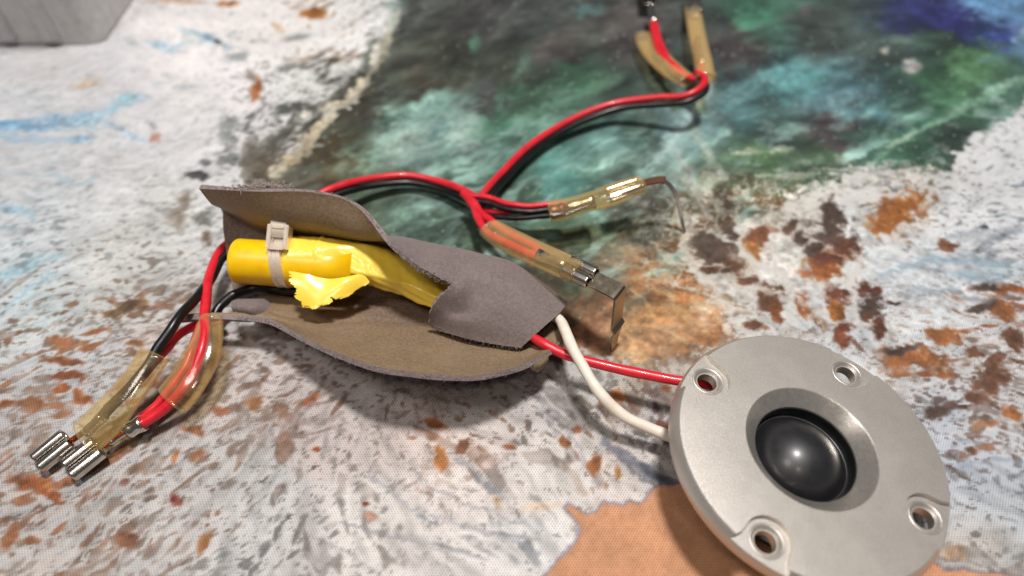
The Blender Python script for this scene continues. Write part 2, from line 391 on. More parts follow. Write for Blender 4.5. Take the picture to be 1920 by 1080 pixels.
    dens = idw(u, v, [
        (60, 60, .93), (60, 230, .62), (200, 150, .84), (200, 240, .74), (400, 100, .84), (520, 60, .86), (640, 60, .86), (480, 190, .78), (560, 180, .74), (450, 300, .64), (620, 150, .58), (690, 60, .70), (500, 240, .58), (560, 240, .42), (400, 350, .68), (330, 450, .68), (100, 400, .72), (200, 330, .82), (60, 520, .74), (200, 480, .82),
        (120, 640, .62), (280, 600, .52), (60, 740, .60), (220, 720, .60), (100, 900, .56), (200, 1020, .54), (350, 760, .58), (420, 980, .64), (300, 900, .66), (500, 760, .58), (560, 900, .74), (700, 900, .76), (600, 1040, .76), (720, 800, .68), (860, 850, .66), (900, 1000, .84), (1020, 950, .92), (1050, 1010, .95), (960, 800, .66),
        (1100, 740, .58), (1180, 800, .56), (1240, 740, .54), (1120, 900, .78), (1220, 880, .66), (1160, 930, .9), (1060, 690, .6), (1250, 700, .50),
        (1860, 300, .80), (1900, 420, .78), (1720, 460, .72), (1650, 350, .62), (1800, 560, .66), (1700, 600, .72), (1860, 660, .52), (1800, 860, .64), (1900, 760, .60), (1900, 1000, .70), (1500, 400, .66), (1450, 520, .92), (1600, 500, .94), (1500, 580, .92), (1600, 590, .90), (1640, 450, .92), (1540, 480, .92), (1420, 560, .85), (1640, 370, .9), (1380, 480, .88), (1340, 470, .75), (1380, 580, .74), (1550, 620, .72), (1420, 430, .86), (1700, 740, .60),
    ], 3.5)[..., 0]
    # direction in which the foam is drawn out, and noise streaked along it
    TH = [(100, 100, 10), (300, 60, -22), (60, 230, 4), (200, 400, -15), (60, 545, 32), (200, 600, 8), (100, 700, 0), (60, 900, 40), (300, 850, 60), (200, 1000, 48), (450, 900, 72), (560, 720, 60), (700, 950, -38), (900, 1000, -22), (780, 800, -55), (600, 880, -60), (1000, 800, -58), (1000, 900, -35), (1150, 850, -48), (1200, 760, -65), (700, 760, 85),
          (480, 60, -5), (600, 130, 35), (440, 260, 60), (560, 260, 52), (680, 100, 60), (1900, 900, -15), (1800, 600, -8), (1850, 420, 14), (1650, 340, 18), (1500, 600, -60), (1400, 500, -45), (1300, 400, 60), (1600, 560, -75), (1750, 480, 4), (1900, 300, 38), (1850, 780, 10), (1850, 1000, 10),
          (1000, 250, 32), (760, 240, 45), (900, 100, 62), (1200, 130, 25), (1500, 190, 12), (1700, 250, 20), (1850, 170, 28), (1450, 310, 5), (1100, 390, 18), (1250, 250, 60), (1000, 450, -20), (1150, 560, -25), (1250, 620, -10), (1320, 330, 70), (1100, 310, 30)]
    tv = idw(u, v, [(a_, b_, math.cos(math.radians(2*t_)), math.sin(math.radians(2*t_))) for a_, b_, t_ in TH], 3.0)
    tang = .5*np.arctan2(tv[..., 1], tv[..., 0])+(n2-.5)*1.3+(n3-.5)*.5
    tcx, tcy = np.cos(tang), np.sin(tang)
    def lic(f, L, sd, n=7):
        a_ = 0
        for k_ in range(-n, n+1):
            d_ = k_*L/n; a_ = a_+vn((X+tcx*d_)*f+sd, (Y+tcy*d_)*f+sd*.7, sd)
        a_ = a_/(2*n+1)
        return np.clip(.5+(a_-a_.mean())/a_.std()*.17, 0, 1)
    LA = lic(2.6, .75, 301); LB = lic(6.5, .30, 311); LC = lic(1.2, 1.5, 321)
    # pores: rounded gaps in the foam, stretched along the wash of the wave
    def pores(th, a, b, s, k):
        ct, st = math.cos(th), math.sin(th)
        x_ = X+(n3-.5)*.45/a**.8+(n1-.5)*.6; y_ = Y+(n4-.5)*.4/a**.8+(n2-.5)*.5
        p = (x_*ct+y_*st)*a; q = (-x_*st+y_*ct)*b
        f1, f2, cid = voro(p, q, s)
        R_ = k*(1-dens)*(.04+1.1*cid**2.2)*(.5+1.*n1)
        return (1-ss(.6, 1.25, (f1+(n5-.5)*.26+(n6-.5)*.12)/np.maximum(R_, .02)))*(.35+.65*hash2(np.floor(cid*997), np.floor(cid*313), s))
    def field(th, s):
        return np.maximum(np.maximum(pores(th, 1.5, 3.2, s, 1.0), pores(th, 2.8, 5.4, s+1, 1.15)*.85), pores(th, 5.0, 9.0, s+2, 1.15)*.7)
    pa = field(math.radians(12), 51); pb = field(math.radians(48), 55); pc = field(math.radians(-52), 61); pd = field(math.radians(-8), 71)
    wbot = ss(780, 900, v+n1*60)
    wr = ss(700, 960, u+n2*80)*ss(560, 700, v)
    wright = ss(1420, 1600, u)*(1-ss(1000, 1100, v)*0)
    pore = pa*(1-wbot)+pb*wbot; pore = pore*(1-wr)+pc*wr; pore = pore*(1-wright)+pd*wright
    tex = fbm(X*2.2+Y*1.2, Y*4.4-X*1.5, 77, 4, .6)
    lm = .5*LA+.5*LB
    tl = .545+.24*(dens-.5)-.02*ss(560, 700, v)
    pore = np.maximum(pore*.85, ss(tl, tl+.13, lm)*(.50+.45*ss(.42, .62, n4)))
    pore = np.maximum(pore, ss(.50, .75, LB)*(.30-.24*dens))
    f1, f2, cid = voro(X*1.05+(n3-.5)*1.3+(n1-.5)*2, Y*1.0+(n4-.5)*1.3, 81)
    g1, g2, gid = voro(X*2.3+(n5-.5)*.7+(n3-.5)*2.0, Y*2.3+(n6-.5)*.7+(n4-.5)*2.0, 91)
    cell2 = np.clip(g2-g1, 0, 1)
    netw = .35*ss(1230, 1330, u)*ss(330, 420, v)*(1-ss(1660, 1800, u))*(1-ss(700, 800, v))
    wd = .02+.42*dens*(.5+n2)
    gapA = ss(wd*.55, wd*.55+.14, (f2-f1)+(n5-.5)*.16); gapB = ss(wd*.9, wd*.9+.16, cell2+(n6-.5)*.16)
    net = gapA*(.25+.75*gapB)*ss(.15, .45, cid+(1-dens)*.5)
    pore = pore*(1-netw)+np.maximum(net, pore*.5)*netw
    pore = pore*(1-.62*(1-ss(330, 620, v+n1*80))*(1-ss(400, 540, u+n2*60)))*(1-.35*ss(520, 700, u)*(1-ss(1250, 1400, u))*ss(760, 900, v))
    white = 1-np.clip(pore*1.08, 0, 1)*.97
    under = under*(1-.10*(1-ss(250, 420, u)*0))[..., None]
    # water area without foam
    water = [(752, -500), (742, 20), (716, 92), (690, 150), (612, 235), (536, 300), (470, 345), (440, 400), (470, 470), (620, 560), (900, 640), (1040, 668), (1110, 664), (1200, 668), (1290, 672), (1392, 640), (1385, 612), (1345, 556), (1312, 518), (1284, 480), (1280, 446), (1330, 436), (1385, 428), (1440, 402), (1490, 384), (1525, 352), (1600, 322), (1700, 318), (1770, 335), (1795, 290), (1850, 240), (1920, 186), (2050, 150), (2600, -500)]
    sdw = psd(u+((n3-.5)*52+(n5-.5)*34)*sc_, v+((n4-.5)*44+(n6-.5)*30)*sc_, water)
    inw = 1-ss(-10, 8, sdw)
    # cream streak along the dark rock line
    white = white*(1-inw)
    # lacy foam inside the water edge near right side and specks
    reg = ss(1130, 1290, u+n3*60)*ss(300, 390, v+n4*40)*(1-ss(560, 650, v))
    st1 = 1-ss(.03, .17, (f2-f1)+(n5-.5)*.22); st2 = 1-ss(.03, .20, cell2+(n6-.5)*.25)
    lace = np.clip(st1*.85*ss(.35, .55, n2+.25*reg)+st2*.55*ss(.42, .6, n1), 0, 1)*reg
    lace2 = ss(.58, .70, fbm(X*3.2, Y*3.2, 101, 3)*.5+.5*n3)*ss(-90, -5, sdw)*ss(1150, 1250, u)
    white = np.maximum(white, np.clip(lace*.8+lace2*.35, 0, 1)*inw)
    wx = X*.82+Y*.57+(n1-.5)*.9; wy = -X*.57+Y*.82+(n2-.5)*.8
    sw = fbm(wx*.55, wy*1.5, 111, 5, .55); sw2 = fbm(wx*1.3+5, wy*3.4, 121, 4, .6)
    aq = ss(.46, .80, .6*sw+.4*sw2)*inw*ss(90, 300, v)*(1-ss(500, 640, v))*(.35+.65*ss(640, 760, u))
    dkw = ss(.50, .25, .5*sw+.5*sw2) if False else ss(.42, .85, fbm(wx*.5+9, wy*1.1, 131, 4, .5))*inw
    edge_ = 4*white*(1-white)
    under = under*(1+.25*(1-white)*ss(350, 560, v))[..., None]*(1-.22*edge_*(1-inw))[..., None]
    col = under*(1-white[..., None])+foam*(1+(n5-.5)*.05+(r5-.5)*.05+(LB-.5)*.36*(.35+.65*ss(200, 560, v))+(LC-.5)*.14)[..., None]*white[..., None]
    col = col*(1-(aq*.75)[..., None])+np.array([166, 198, 188])*(aq*.75)[..., None]; col = col*(1-(.02+.20*dkw)*inw)[..., None]; col = col*(1+((LC-.5)*.55+(LA-.5)*.45+(LB-.5)*.22)*inw)[..., None]
    def blob(cx, cy, rx, ry, ang, c, soft=.35, op=1., wob=1.):
        nonlocal col
        R_ = max(rx, ry)*2.0+20
        m = (np.abs(u-cx) < R_) & (np.abs(v-cy) < R_)
        if not m.any(): return
        a = math.radians(ang); ca, sa = math.cos(a), math.sin(a)
        k = wob*min(rx, ry)
        du = u[m]-cx+(n3[m]-.5)*k*1.2+(n5[m]-.5)*k*.9; dv = v[m]-cy+(n4[m]-.5)*k*1.2+(n6[m]-.5)*k*.9
        d = np.hypot((du*ca+dv*sa)/rx, (-du*sa+dv*ca)/ry)
        t = (1-ss(1-soft, 1+soft, d))*op
        cc = np.array(c, float)*(1+(n5[m]-.5)*.30+(n3[m]-.5)*.3+(r5[m]-.5)*.2-.12*np.clip(1-d, 0, 1)*(dv < 0))[..., None]; gy = cc.mean(-1, keepdims=True); cc = gy+(cc-gy)*.88
        col[m] = col[m]*(1-t[..., None])+cc*t[..., None]
    OR = (154, 94, 54); BR = (104, 70, 52); DK = (84, 66, 58); WT = (212, 208, 200)
    # bright net strands and sheets on the right
    for b in [(1400, 420, 40, 12, -20, WT, .4, .8), (1480, 480, 40, 60, 20, WT, .4, .85), (1610, 430, 22, 60, -30, (206, 208, 206), .4, .8), (1750, 520, 130, 60, -5, (200, 204, 208), .7, .6),
              (1630, 340, 60, 14, -8, (196, 190, 180), .5, .6), (1500, 530, 40, 14, 10, WT, .4, .7), (1600, 600, 120, 12, 12, WT, .5, .6), (1290, 330, 10, 70, -28, (186, 188, 180), .6, .55), (1270, 250, 20, 50, 25, (150, 176, 176), .7, .5), (1300, 440, 10, 60, -35, WT, .5, .7), (1350, 530, 9, 60, -45, WT, .5, .8)]: blob(*b)
    RB = (112, 66, 48)
    for b in [(1338, 472, 48, 20, 14, (92, 74, 62)), (1322, 448, 22, 18, 0, (88, 74, 62)), (1362, 442, 17, 28, 20, (96, 76, 64)), (1420, 447, 32, 17, -20, (136, 84, 56)), (1412, 474, 12, 20, -20, (176, 112, 56)), (1480, 427, 12, 13, 0, (104, 76, 62)), (1505, 448, 14, 14, 0, DK),
              (1554, 408, 22, 26, 20, DK), (1571, 440, 34, 32, 40, DK), (1590, 468, 26, 20, 0, RB), (1527, 470, 20, 14, -20, DK), (1543, 504, 34, 22, 0, (158, 92, 46)), (1550, 486, 30, 12, 0, RB), (1680, 386, 34, 14, -5, RB),
              (1685, 398, 62, 26, -22, (150, 90, 42)), (1775, 460, 17, 10, 10, (128, 86, 62)), (1445, 561, 24, 25, 20, BR), (1455, 590, 14, 22, -10, (136, 78, 46)), (1407, 527, 18, 8, -10, (96, 72, 64)), (1326, 506, 16, 7, 5, (100, 70, 62)), (1360, 508, 9, 5, 0, DK), (1505, 573, 13, 28, -22, (148, 84, 48)), (1537, 606, 10, 18, -35, (132, 90, 58)),
              (1565, 552, 23, 20, 0, RB), (1568, 580, 14, 16, 0, (152, 92, 44)), (1615, 533, 14, 14, 0, RB), (1640, 543, 14, 10, 0, RB), (1628, 567, 25, 28, 0, DK), (1625, 592, 16, 8, -10, BR), (1581, 626, 15, 26, -5, (120, 66, 44)), (1644, 615, 12, 22, 10, RB), (1675, 567, 13, 4, 8, DK), (1414, 612, 12, 10, 0, BR), (1768, 626, 36, 20, 8, OR), (1710, 672, 62, 24, 10, OR), (1690, 655, 40, 8, -8, DK), (1772, 706, 18, 8, 0, OR), (1868, 712, 30, 34, 10, BR), (1902, 640, 20, 30, -15, BR), (1876, 578, 34, 14, 30, OR), (1840, 575, 30, 10, -20, DK), (1895, 544, 40, 12, 8, (150, 84, 44)), (1850, 540, 26, 8, 0, DK),
              (1757, 776, 26, 13, 12, DK), (1828, 746, 20, 10, 0, BR), (1830, 660, 18, 12, 0, BR), (1405, 528, 20, 9, 0, BR), (1330, 505, 22, 6, -5, BR), (1375, 500, 24, 14, 30, BR), (1850, 795, 26, 10, -20, (160, 112, 80)), (1900, 775, 20, 10, 20, OR), (1825, 845, 14, 8, 0, BR), (1415, 610, 14, 10, 0, BR),
              (1790, 1040, 22, 14, 0, (190, 146, 104), .5, .6), (1850, 520, 60, 7, -6, (150, 172, 186), .6, .6), (1760, 490, 50, 8, -8, (150, 172, 186), .6, .5), (1880, 445, 44, 8, -12, (112, 120, 128), .6, .7), (1855, 477, 10, 12, 0, (110, 116, 124), .5, .6), (1845, 425, 8, 6, 0, (90, 90, 92)), (1820, 520, 70, 5, 12, (128, 150, 166), .6, .5)]: blob(*b)
    # drawn-out strands
    def stroke(pl, wd_, c, op=1., soft=.6):
        nonlocal col
        xs_ = [p[0] for p in pl]; ys_ = [p[1] for p in pl]; mg = wd_*4+14
        m = (u > min(xs_)-mg) & (u < max(xs_)+mg) & (v > min(ys_)-mg) & (v < max(ys_)+mg)
        if not m.any(): return
        um = u[m]+(n3[m]-.5)*12+(n5[m]-.5)*11; vm_ = v[m]+(n4[m]-.5)*12+(n6[m]-.5)*11; d = np.full(um.shape, 1e9)
        for (x0, y0), (x1, y1) in zip(pl[:-1], pl[1:]):
            ex, ey = x1-x0, y1-y0; t_ = np.clip(((um-x0)*ex+(vm_-y0)*ey)/(ex*ex+ey*ey), 0, 1)
            d = np.minimum(d, np.hypot(um-x0-t_*ex, vm_-y0-t_*ey))
        w_ = wd_*(.45+1.1*LA[m])
        t = (1-ss(1-soft, 1+soft, d/w_))*op*(.65+.35*ss(.35, .6, LB[m]))*(.75+.25*ss(.35, .55, n5[m]))
        col[m] = col[m]*(1-t[..., None])+np.array(c, float)*t[..., None]
    for a_ in [([(1300, 560), (1340, 585), (1372, 625)], 4, (206, 186, 150), .7), ([(1180, 545), (1215, 575), (1240, 620), (1300, 650)], 4, (204, 180, 140), .6), ([(1245, 480), (1290, 500), (1320, 525)], 4, WT, .8), ([(1215, 450), (1240, 475), (1270, 500)], 3, (196, 186, 160), .7), ([(1330, 360), (1345, 390), (1340, 430)], 4, (186, 184, 166), .7), ([(1400, 350), (1380, 390), (1390, 425)], 3, (180, 180, 160), .6), ([(1440, 345), (1450, 375), (1440, 400)], 3, (180, 180, 160), .6),
               ([(1415, 330), (1500, 322), (1560, 318), (1640, 312)], 4, (196, 200, 186), .75), ([(1500, 350), (1540, 345), (1570, 360)], 4, WT, .8), ([(1600, 470), (1618, 500), (1600, 520)], 6, WT, .85), ([(1470, 520), (1490, 555), (1530, 590), (1552, 630)], 7, WT, .9), ([(1540, 535), (1545, 570), (1556, 600)], 5, WT, .85), ([(1596, 520), (1596, 570), (1606, 610)], 6, WT, .9), ([(1420, 540), (1480, 560), (1490, 600)], 5, WT, .8),
               ([(1281, 442), (1281, 473), (1313, 514), (1345, 552), (1385, 612)], 7, WT, .9), ([(1250, 525), (1275, 538), (1300, 541)], 3, WT, .8), ([(1250, 560), (1290, 600), (1335, 620)], 5, (206, 180, 140), .7), ([(1205, 520), (1255, 555), (1300, 625)], 3, (200, 172, 132), .6), ([(1366, 575), (1384, 618)], 3, WT, .7),
               ([(1322, 180), (1285, 235), (1250, 280), (1205, 325)], 15, (168, 196, 192), .8, .9), ([(1205, 325), (1160, 350), (1120, 352)], 8, (150, 184, 172), .6, .9), ([(1330, 150), (1300, 210), (1262, 262), (1235, 300)], 5, (196, 212, 206), .7, .8), ([(1300, 240), (1335, 300), (1350, 330), (1320, 356)], 9, (196, 202, 186), .75, .8), ([(1270, 380), (1262, 420), (1281, 445)], 4, (180, 176, 150), .7), ([(1300, 370), (1312, 340), (1330, 320)], 4, (170, 172, 146), .7), ([(1230, 410), (1262, 440), (1290, 450)], 3, (186, 180, 158), .6),
               ([(1330, 436), (1372, 448), (1392, 470), (1420, 500), (1470, 512)], 6, WT, .9), ([(1395, 430), (1380, 455), (1398, 486)], 5, WT, .8), ([(1440, 402), (1500, 378), (1560, 366), (1600, 372)], 7, WT, .8), ([(1590, 385), (1590, 350), (1620, 330), (1680, 318), (1740, 330)], 6, (206, 206, 200), .85), ([(1600, 352), (1650, 345), (1700, 356)], 3, (80, 88, 88), .7), ([(1640, 322), (1690, 318), (1740, 332)], 2, (96, 104, 104), .5),
               ([(1545, 470), (1570, 480), (1592, 486)], 2.5, (190, 150, 120), .7), ([(1520, 525), (1560, 540), (1600, 520)], 6, WT, .8), ([(1640, 300), (1700, 255), (1780, 225), (1850, 180), (1925, 148)], 5, (140, 176, 152), .7, .8), ([(1375, 287), (1430, 284), (1482, 275)], 5, (176, 186, 160), .75), ([(1485, 330), (1530, 322), (1580, 300)], 3, (150, 160, 140), .6),
               ([(738, 18), (724, 88), (694, 134), (668, 170), (632, 206), (602, 240), (575, 270), (550, 290), (520, 322)], 8, (200, 190, 166), .95), ([(706, 100), (672, 146), (622, 186), (572, 212), (540, 240), (500, 290), (460, 310)], 10, (74, 72, 66), .85), ([(660, 130), (610, 170), (560, 200), (520, 205)], 5, (110, 112, 108), .6), ([(520, 250), (480, 280), (455, 330)], 8, (96, 92, 82), .7),
               ([(0, 238), (60, 237), (130, 228), (200, 206), (262, 184)], 8, (146, 182, 206), .8, .9), ([(0, 232), (50, 234), (110, 226)], 4, (100, 148, 186), .8, .9), ([(0, 258), (80, 262), (160, 262)], 6, (150, 184, 204), .7, .9), ([(170, 238), (230, 243), (270, 262)], 3, (150, 178, 204), .6), ([(0, 590), (50, 548), (110, 505)], 4, (150, 182, 202), .7), ([(0, 520), (50, 500), (120, 478)], 6, (156, 190, 204), .7), ([(0, 392), (40, 396), (60, 400)], 6, (152, 188, 204), .7), ([(280, 78), (330, 90), (400, 70)], 5, (158, 196, 210), .7), ([(360, 55), (400, 72), (425, 92)], 4, (128, 166, 190), .7), ([(100, 330), (150, 345), (180, 330)], 4, (160, 186, 198), .6),
               ([(690, 890), (780, 955), (860, 985), (950, 1010), (1010, 1042)], 3.5, (146, 148, 158), .6), ([(760, 870), (830, 925), (900, 958), (985, 985)], 3, (156, 158, 166), .6), ([(640, 980), (720, 1004), (800, 1022), (870, 1056)], 3, (150, 146, 152), .6), ([(560, 1000), (640, 1030), (700, 1075)], 3, (146, 140, 144), .5), ([(1135, 830), (1170, 862), (1205, 895), (1262, 905)], 8, (84, 88, 100), .7), ([(1040, 780), (1090, 850), (1120, 900)], 5, (140, 136, 144), .6), ([(1010, 740), (1040, 820)], 4, (130, 126, 134), .5), ([(860, 860), (900, 900), (930, 925)], 5, (128, 134, 146), .6),
               ([(1650, 520), (1720, 490), (1800, 486), (1880, 492)], 5, (140, 166, 182), .6), ([(1700, 545), (1760, 540), (1840, 560), (1920, 560)], 4, (128, 146, 160), .5), ([(1780, 445), (1850, 432), (1920, 430)], 5, (130, 140, 150), .6), ([(1800, 520), (1850, 505), (1920, 500)], 5, (150, 178, 190), .6), ([(1820, 640), (1870, 655)], 4, (110, 100, 96), .5), ([(1800, 880), (1870, 860), (1920, 870)], 5, (140, 152, 168), .6),
               ([(700, 300), (740, 240), (790, 205), (830, 185)], 10, (140, 176, 164), .7, .9), ([(760, 300), (820, 265), (880, 225)], 12, (160, 184, 174), .6, .9), ([(900, 250), (980, 215), (1060, 190), (1130, 150)], 7, (100, 140, 118), .7, .9), ([(1050, 310), (1130, 285), (1210, 260)], 9, (112, 152, 144), .6, .9), ([(900, 320), (980, 300), (1040, 280)], 7, (110, 148, 134), .6, .9), ([(640, 360), (720, 345), (820, 350)], 7, (128, 146, 130), .5, .9), ([(1150, 440), (1200, 420), (1250, 400)], 4, (160, 166, 148), .5)]: stroke(*a_)
    # upper left: orange flecks, blue streaks, dark specks
    BL = (138, 176, 204)
    for b in [(590, 26, 26, 10, 12, (160, 98, 44)), (480, 166, 9, 24, 5, (176, 106, 60)), (470, 140, 8, 10, 0, (140, 128, 116), .5, .8), (430, 8, 22, 7, 0, (176, 116, 66)), (520, 50, 14, 7, 30, (206, 170, 128), .6, .7), (330, 2, 50, 6, 0, (206, 164, 124), .6, .7), (160, 157, 24, 7, -15, (206, 176, 146), .7, .8),
              (60, 235, 90, 10, -6, BL, .7, .8), (10, 232, 50, 6, -8, (104, 156, 190), .6, .8), (165, 222, 40, 8, -12, (156, 194, 210), .7, .8), (235, 186, 26, 10, -20, (158, 196, 206), .7, .8), (305, 86, 24, 9, 15, (168, 200, 216), .7, .8), (395, 72, 24, 7, 25, (130, 172, 200), .6, .9), (350, 58, 20, 6, 20, (168, 200, 204), .7, .7), (230, 245, 50, 5, 25, (166, 190, 210), .7, .7), (150, 262, 18, 8, 0, (140, 176, 200), .7, .8),
              (14, 393, 26, 9, 5, (158, 186, 200), .7, .8), (30, 505, 50, 10, -30, (158, 192, 204), .7, .8), (60, 545, 60, 4, -32, (160, 190, 204), .7, .6), (410, 80, 10, 5, 30, DK, .5, .8), (368, 329, 22, 7, 4, (78, 76, 76)), (292, 258, 9, 8, 20, (176, 120, 100), .5, .8), (286, 235, 12, 5, 40, (140, 136, 140), .6, .7),
              (555, 70, 26, 6, -10, (150, 152, 150), .6, .8), (550, 126, 30, 7, -8, (110, 112, 110), .5, .8), (598, 105, 18, 6, -35, (120, 118, 114), .5, .8), (448, 108, 24, 10, -8, (150, 156, 158), .6, .8), (424, 252, 14, 30, -10, (126, 132, 128), .6, .7), (440, 232, 26, 9, 20, (120, 126, 122), .5, .7), (430, 300, 24, 10, 0, (96, 100, 98), .5, .8), (385, 305, 10, 6, 0, (92, 92, 96), .5, .8), (350, 378, 14, 20, 20, (120, 108, 92), .5, .8), (330, 405, 20, 14, 0, (134, 116, 96), .5, .7), (382, 410, 14, 12, 0, (100, 96, 90), .5, .8), (385, 450, 10, 12, 30, (120, 96, 76), .5, .8), (205, 480, 8, 7, 0, (140, 142, 144), .5, .8), (50, 430, 14, 6, 0, (150, 152, 160), .6, .7)]: blob(*b)
    # rock line between foam and dark water
    for b in [(672, 152, 26, 14, -55, (66, 66, 58)), (700, 96, 14, 34, 30, (88, 94, 84), .6, .8), (640, 180, 34, 12, -35, (70, 70, 62), .5, .9), (560, 205, 40, 9, 5, (76, 78, 72), .5, .9), (590, 232, 26, 14, -40, (70, 68, 60)), (520, 270, 40, 12, -30, (82, 82, 74), .6, .8), (500, 310, 30, 20, -40, (88, 78, 62), .5, .85), (470, 300, 14, 40, 0, (96, 90, 78), .6, .8),
              (668, 168, 30, 8, -45, (196, 184, 160)), (706, 100, 8, 24, 15, (204, 200, 188)), (630, 196, 30, 8, -15, (190, 180, 156)), (590, 250, 44, 10, -52, (190, 176, 148)), (560, 285, 36, 10, -42, (176, 162, 134)), (520, 318, 20, 9, -35, (184, 174, 154)), (640, 130, 24, 8, -20, (212, 212, 204)), (575, 215, 10, 9, 0, (200, 196, 184)), (735, 30, 8, 30, 5, (190, 200, 192), .6, .8), (745, 10, 20, 8, 0, (120, 146, 138), .6, .6)]: blob(*b)
    # colour washes in the water
    for b in [(800, 200, 34, 8, -35, (138, 178, 166), .8, .8), (770, 255, 60, 30, -40, (166, 186, 176), .9, .6), (870, 250, 34, 22, -30, (168, 190, 180), .9, .6), (815, 250, 20, 7, -50, (92, 126, 122), .7, .6), (1120, 165, 50, 10, -30, (92, 126, 102), .8, .7), (890, 80, 8, 16, 0, (96, 142, 120), .8, .7), (980, 120, 12, 18, 30, (94, 124, 106), .8, .7), (1105, 18, 26, 12, 0, (90, 130, 128), .8, .7), (1300, 26, 20, 14, 0, (74, 84, 80), .8, .6), (1425, 30, 34, 18, 0, (70, 122, 98), .8, .8),
              (1475, 148, 46, 22, -5, (102, 152, 154), .8, .8), (1365, 185, 30, 20, 0, (106, 140, 142), .8, .6), (1570, 185, 80, 12, -12, (112, 144, 150), .8, .7), (1830, 130, 60, 36, -20, (92, 132, 94), .8, .7), (1810, 200, 90, 7, -28, (120, 158, 134), .8, .8), (1890, 155, 40, 6, -24, (150, 184, 164), .8, .8), (1700, 245, 60, 10, -25, (92, 140, 120), .8, .6), (1420, 290, 60, 12, -6, (96, 128, 90), .8, .7),
              (1400, 284, 26, 5, -3, (178, 184, 164), .5, .8), (1460, 278, 18, 6, -6, (176, 184, 160), .5, .8), (1690, 262, 40, 5, -25, (166, 190, 170), .6, .7), (1660, 97, 7, 7, 0, (180, 176, 168), .6, .9), (1710, 122, 14, 10, 0, (196, 190, 186), .6, .9), (1695, 75, 24, 10, 0, (112, 130, 112), .8, .7), (1510, 22, 10, 8, 0, (104, 96, 98), .6, .7), (1865, 15, 60, 24, 10, (112, 156, 198), .8, .8), (1770, 30, 60, 18, 18, (48, 50, 108), .8, .9), (1735, 5, 44, 10, 0, (50, 54, 100), .8, .8), (1910, 60, 16, 14, 0, (160, 190, 206), .8, .8), (1885, 62, 34, 14, -30, (64, 80, 150), .8, .6),
              (1495, 330, 30, 6, 0, (176, 178, 160), .5, .6), (1840, 250, 24, 7, -25, (190, 192, 188), .5, .7), (1240, 590, 60, 20, -10, (186, 138, 86), .9, .6), (1150, 470, 40, 12, 20, (120, 120, 98), .8, .6), (1000, 545, 60, 20, 20, (84, 66, 50), .8, .6)]: blob(*b)
    # tiny bright droplets
    h1, h2, hid = voro(X*2.6+3, Y*2.6, 203)
    dk = (1-ss(.05, .13, h1))*(hid > .80)*inw*.6*ss(.45, .6, n2+n3*.4)
    col = col*(1-dk[..., None])+np.array([196, 204, 196])*dk[..., None]
    # bottom: explicit specks
    for b in [(830, 858, 12, 22, -15, (172, 108, 58)), (865, 838, 12, 14, 30, (146, 96, 72)), (815, 795, 22, 10, 15, (164, 96, 54)), (1115, 870, 12, 18, 20, (172, 104, 60)), (1158, 885, 6, 14, 0, (184, 128, 72)), (1055, 832, 8, 12, -30, (168, 108, 66)), (1082, 804, 7, 9, 0, (150, 84, 60)), (1160, 742, 14, 11, 30, (180, 112, 60)), (1128, 758, 9, 6, 10, (176, 92, 50)), (1248, 726, 12, 11, 0, (146, 92, 66)), (1227, 762, 6, 12, 0, (104, 80, 84)), (1240, 800, 18, 12, 0, (128, 82, 66)), (955, 838, 14, 6, 10, (170, 108, 74)), (685, 945, 9, 5, 0, (150, 76, 46)), (695, 968, 12, 7, 20, (186, 138, 112)), (1175, 855, 50, 7, 38, (112, 112, 124), .6, .8), (1230, 890, 34, 9, 25, (70, 74, 86), .6, .9), (935, 925, 20, 8, 30, (146, 152, 156), .7, .7), (930, 945, 12, 14, 0, (200, 160, 112), .7, .6), (800, 975, 24, 5, 25, (140, 148, 156), .6, .6), (960, 1005, 44, 5, 12, (130, 132, 136), .7, .6), (850, 1030, 60, 5, 18, (136, 136, 142), .7, .6), (1010, 950, 34, 8, -10, (220, 176, 140), .8, .5),
              (115, 640, 24, 10, 15, (156, 98, 64)), (180, 622, 26, 7, -15, (160, 104, 66)), (230, 580, 34, 10, -25, (120, 92, 68)), (265, 570, 16, 12, 0, (132, 98, 68)), (120, 678, 40, 7, 8, (150, 92, 58)), (170, 650, 22, 6, -15, (150, 96, 60)), (255, 645, 18, 8, 5, (140, 92, 60)), (125, 705, 36, 7, 0, (150, 86, 54)), (115, 730, 16, 9, 0, (164, 94, 50)), (55, 755, 30, 12, 0, (146, 98, 66)), (155, 750, 18, 14, 20, (154, 92, 54)), (12, 760, 16, 10, 0, (146, 88, 56)), (60, 905, 50, 18, 10, (156, 88, 48)), (100, 930, 20, 10, 30, (150, 84, 50)), (20, 1010, 12, 30, 30, (150, 98, 66)), (60, 1015, 18, 8, 0, (156, 104, 72)), (360, 810, 20, 9, 20, (170, 112, 70)), (478, 755, 14, 20, 30, (160, 108, 70)), (585, 748, 20, 7, -40, (160, 92, 58)), (330, 855, 6, 16, 20, (172, 112, 68)), (370, 855, 12, 14, 45, (156, 102, 70)), (415, 768, 16, 10, 0, (156, 100, 74)), (235, 1010, 18, 12, 0, (140, 92, 68)), (385, 1020, 10, 26, 20, (160, 110, 72)), (330, 940, 10, 10, 0, (140, 80, 64)), (593, 842, 8, 5, 0, (170, 88, 52)), (232, 905, 10, 7, 0, (158, 106, 100)), (325, 938, 6, 5, 0, (110, 44, 50))]: blob(*b)
    # bare orange sand, lower right
    sand = [(985, 1110), (1022, 1078), (1046, 1050), (1078, 1022), (1088, 996), (1076, 970), (1058, 952), (1066, 944), (1078, 952), (1098, 965), (1120, 958), (1132, 942), (1168, 948), (1180, 938), (1196, 946), (1212, 938), (1222, 918), (1250, 908), (1300, 905), (1500, 950), (1700, 1030), (1770, 1066), (1850, 1074), (1930, 1082), (2200, 1120), (2600, 2200), (600, 2200), (900, 1200)]
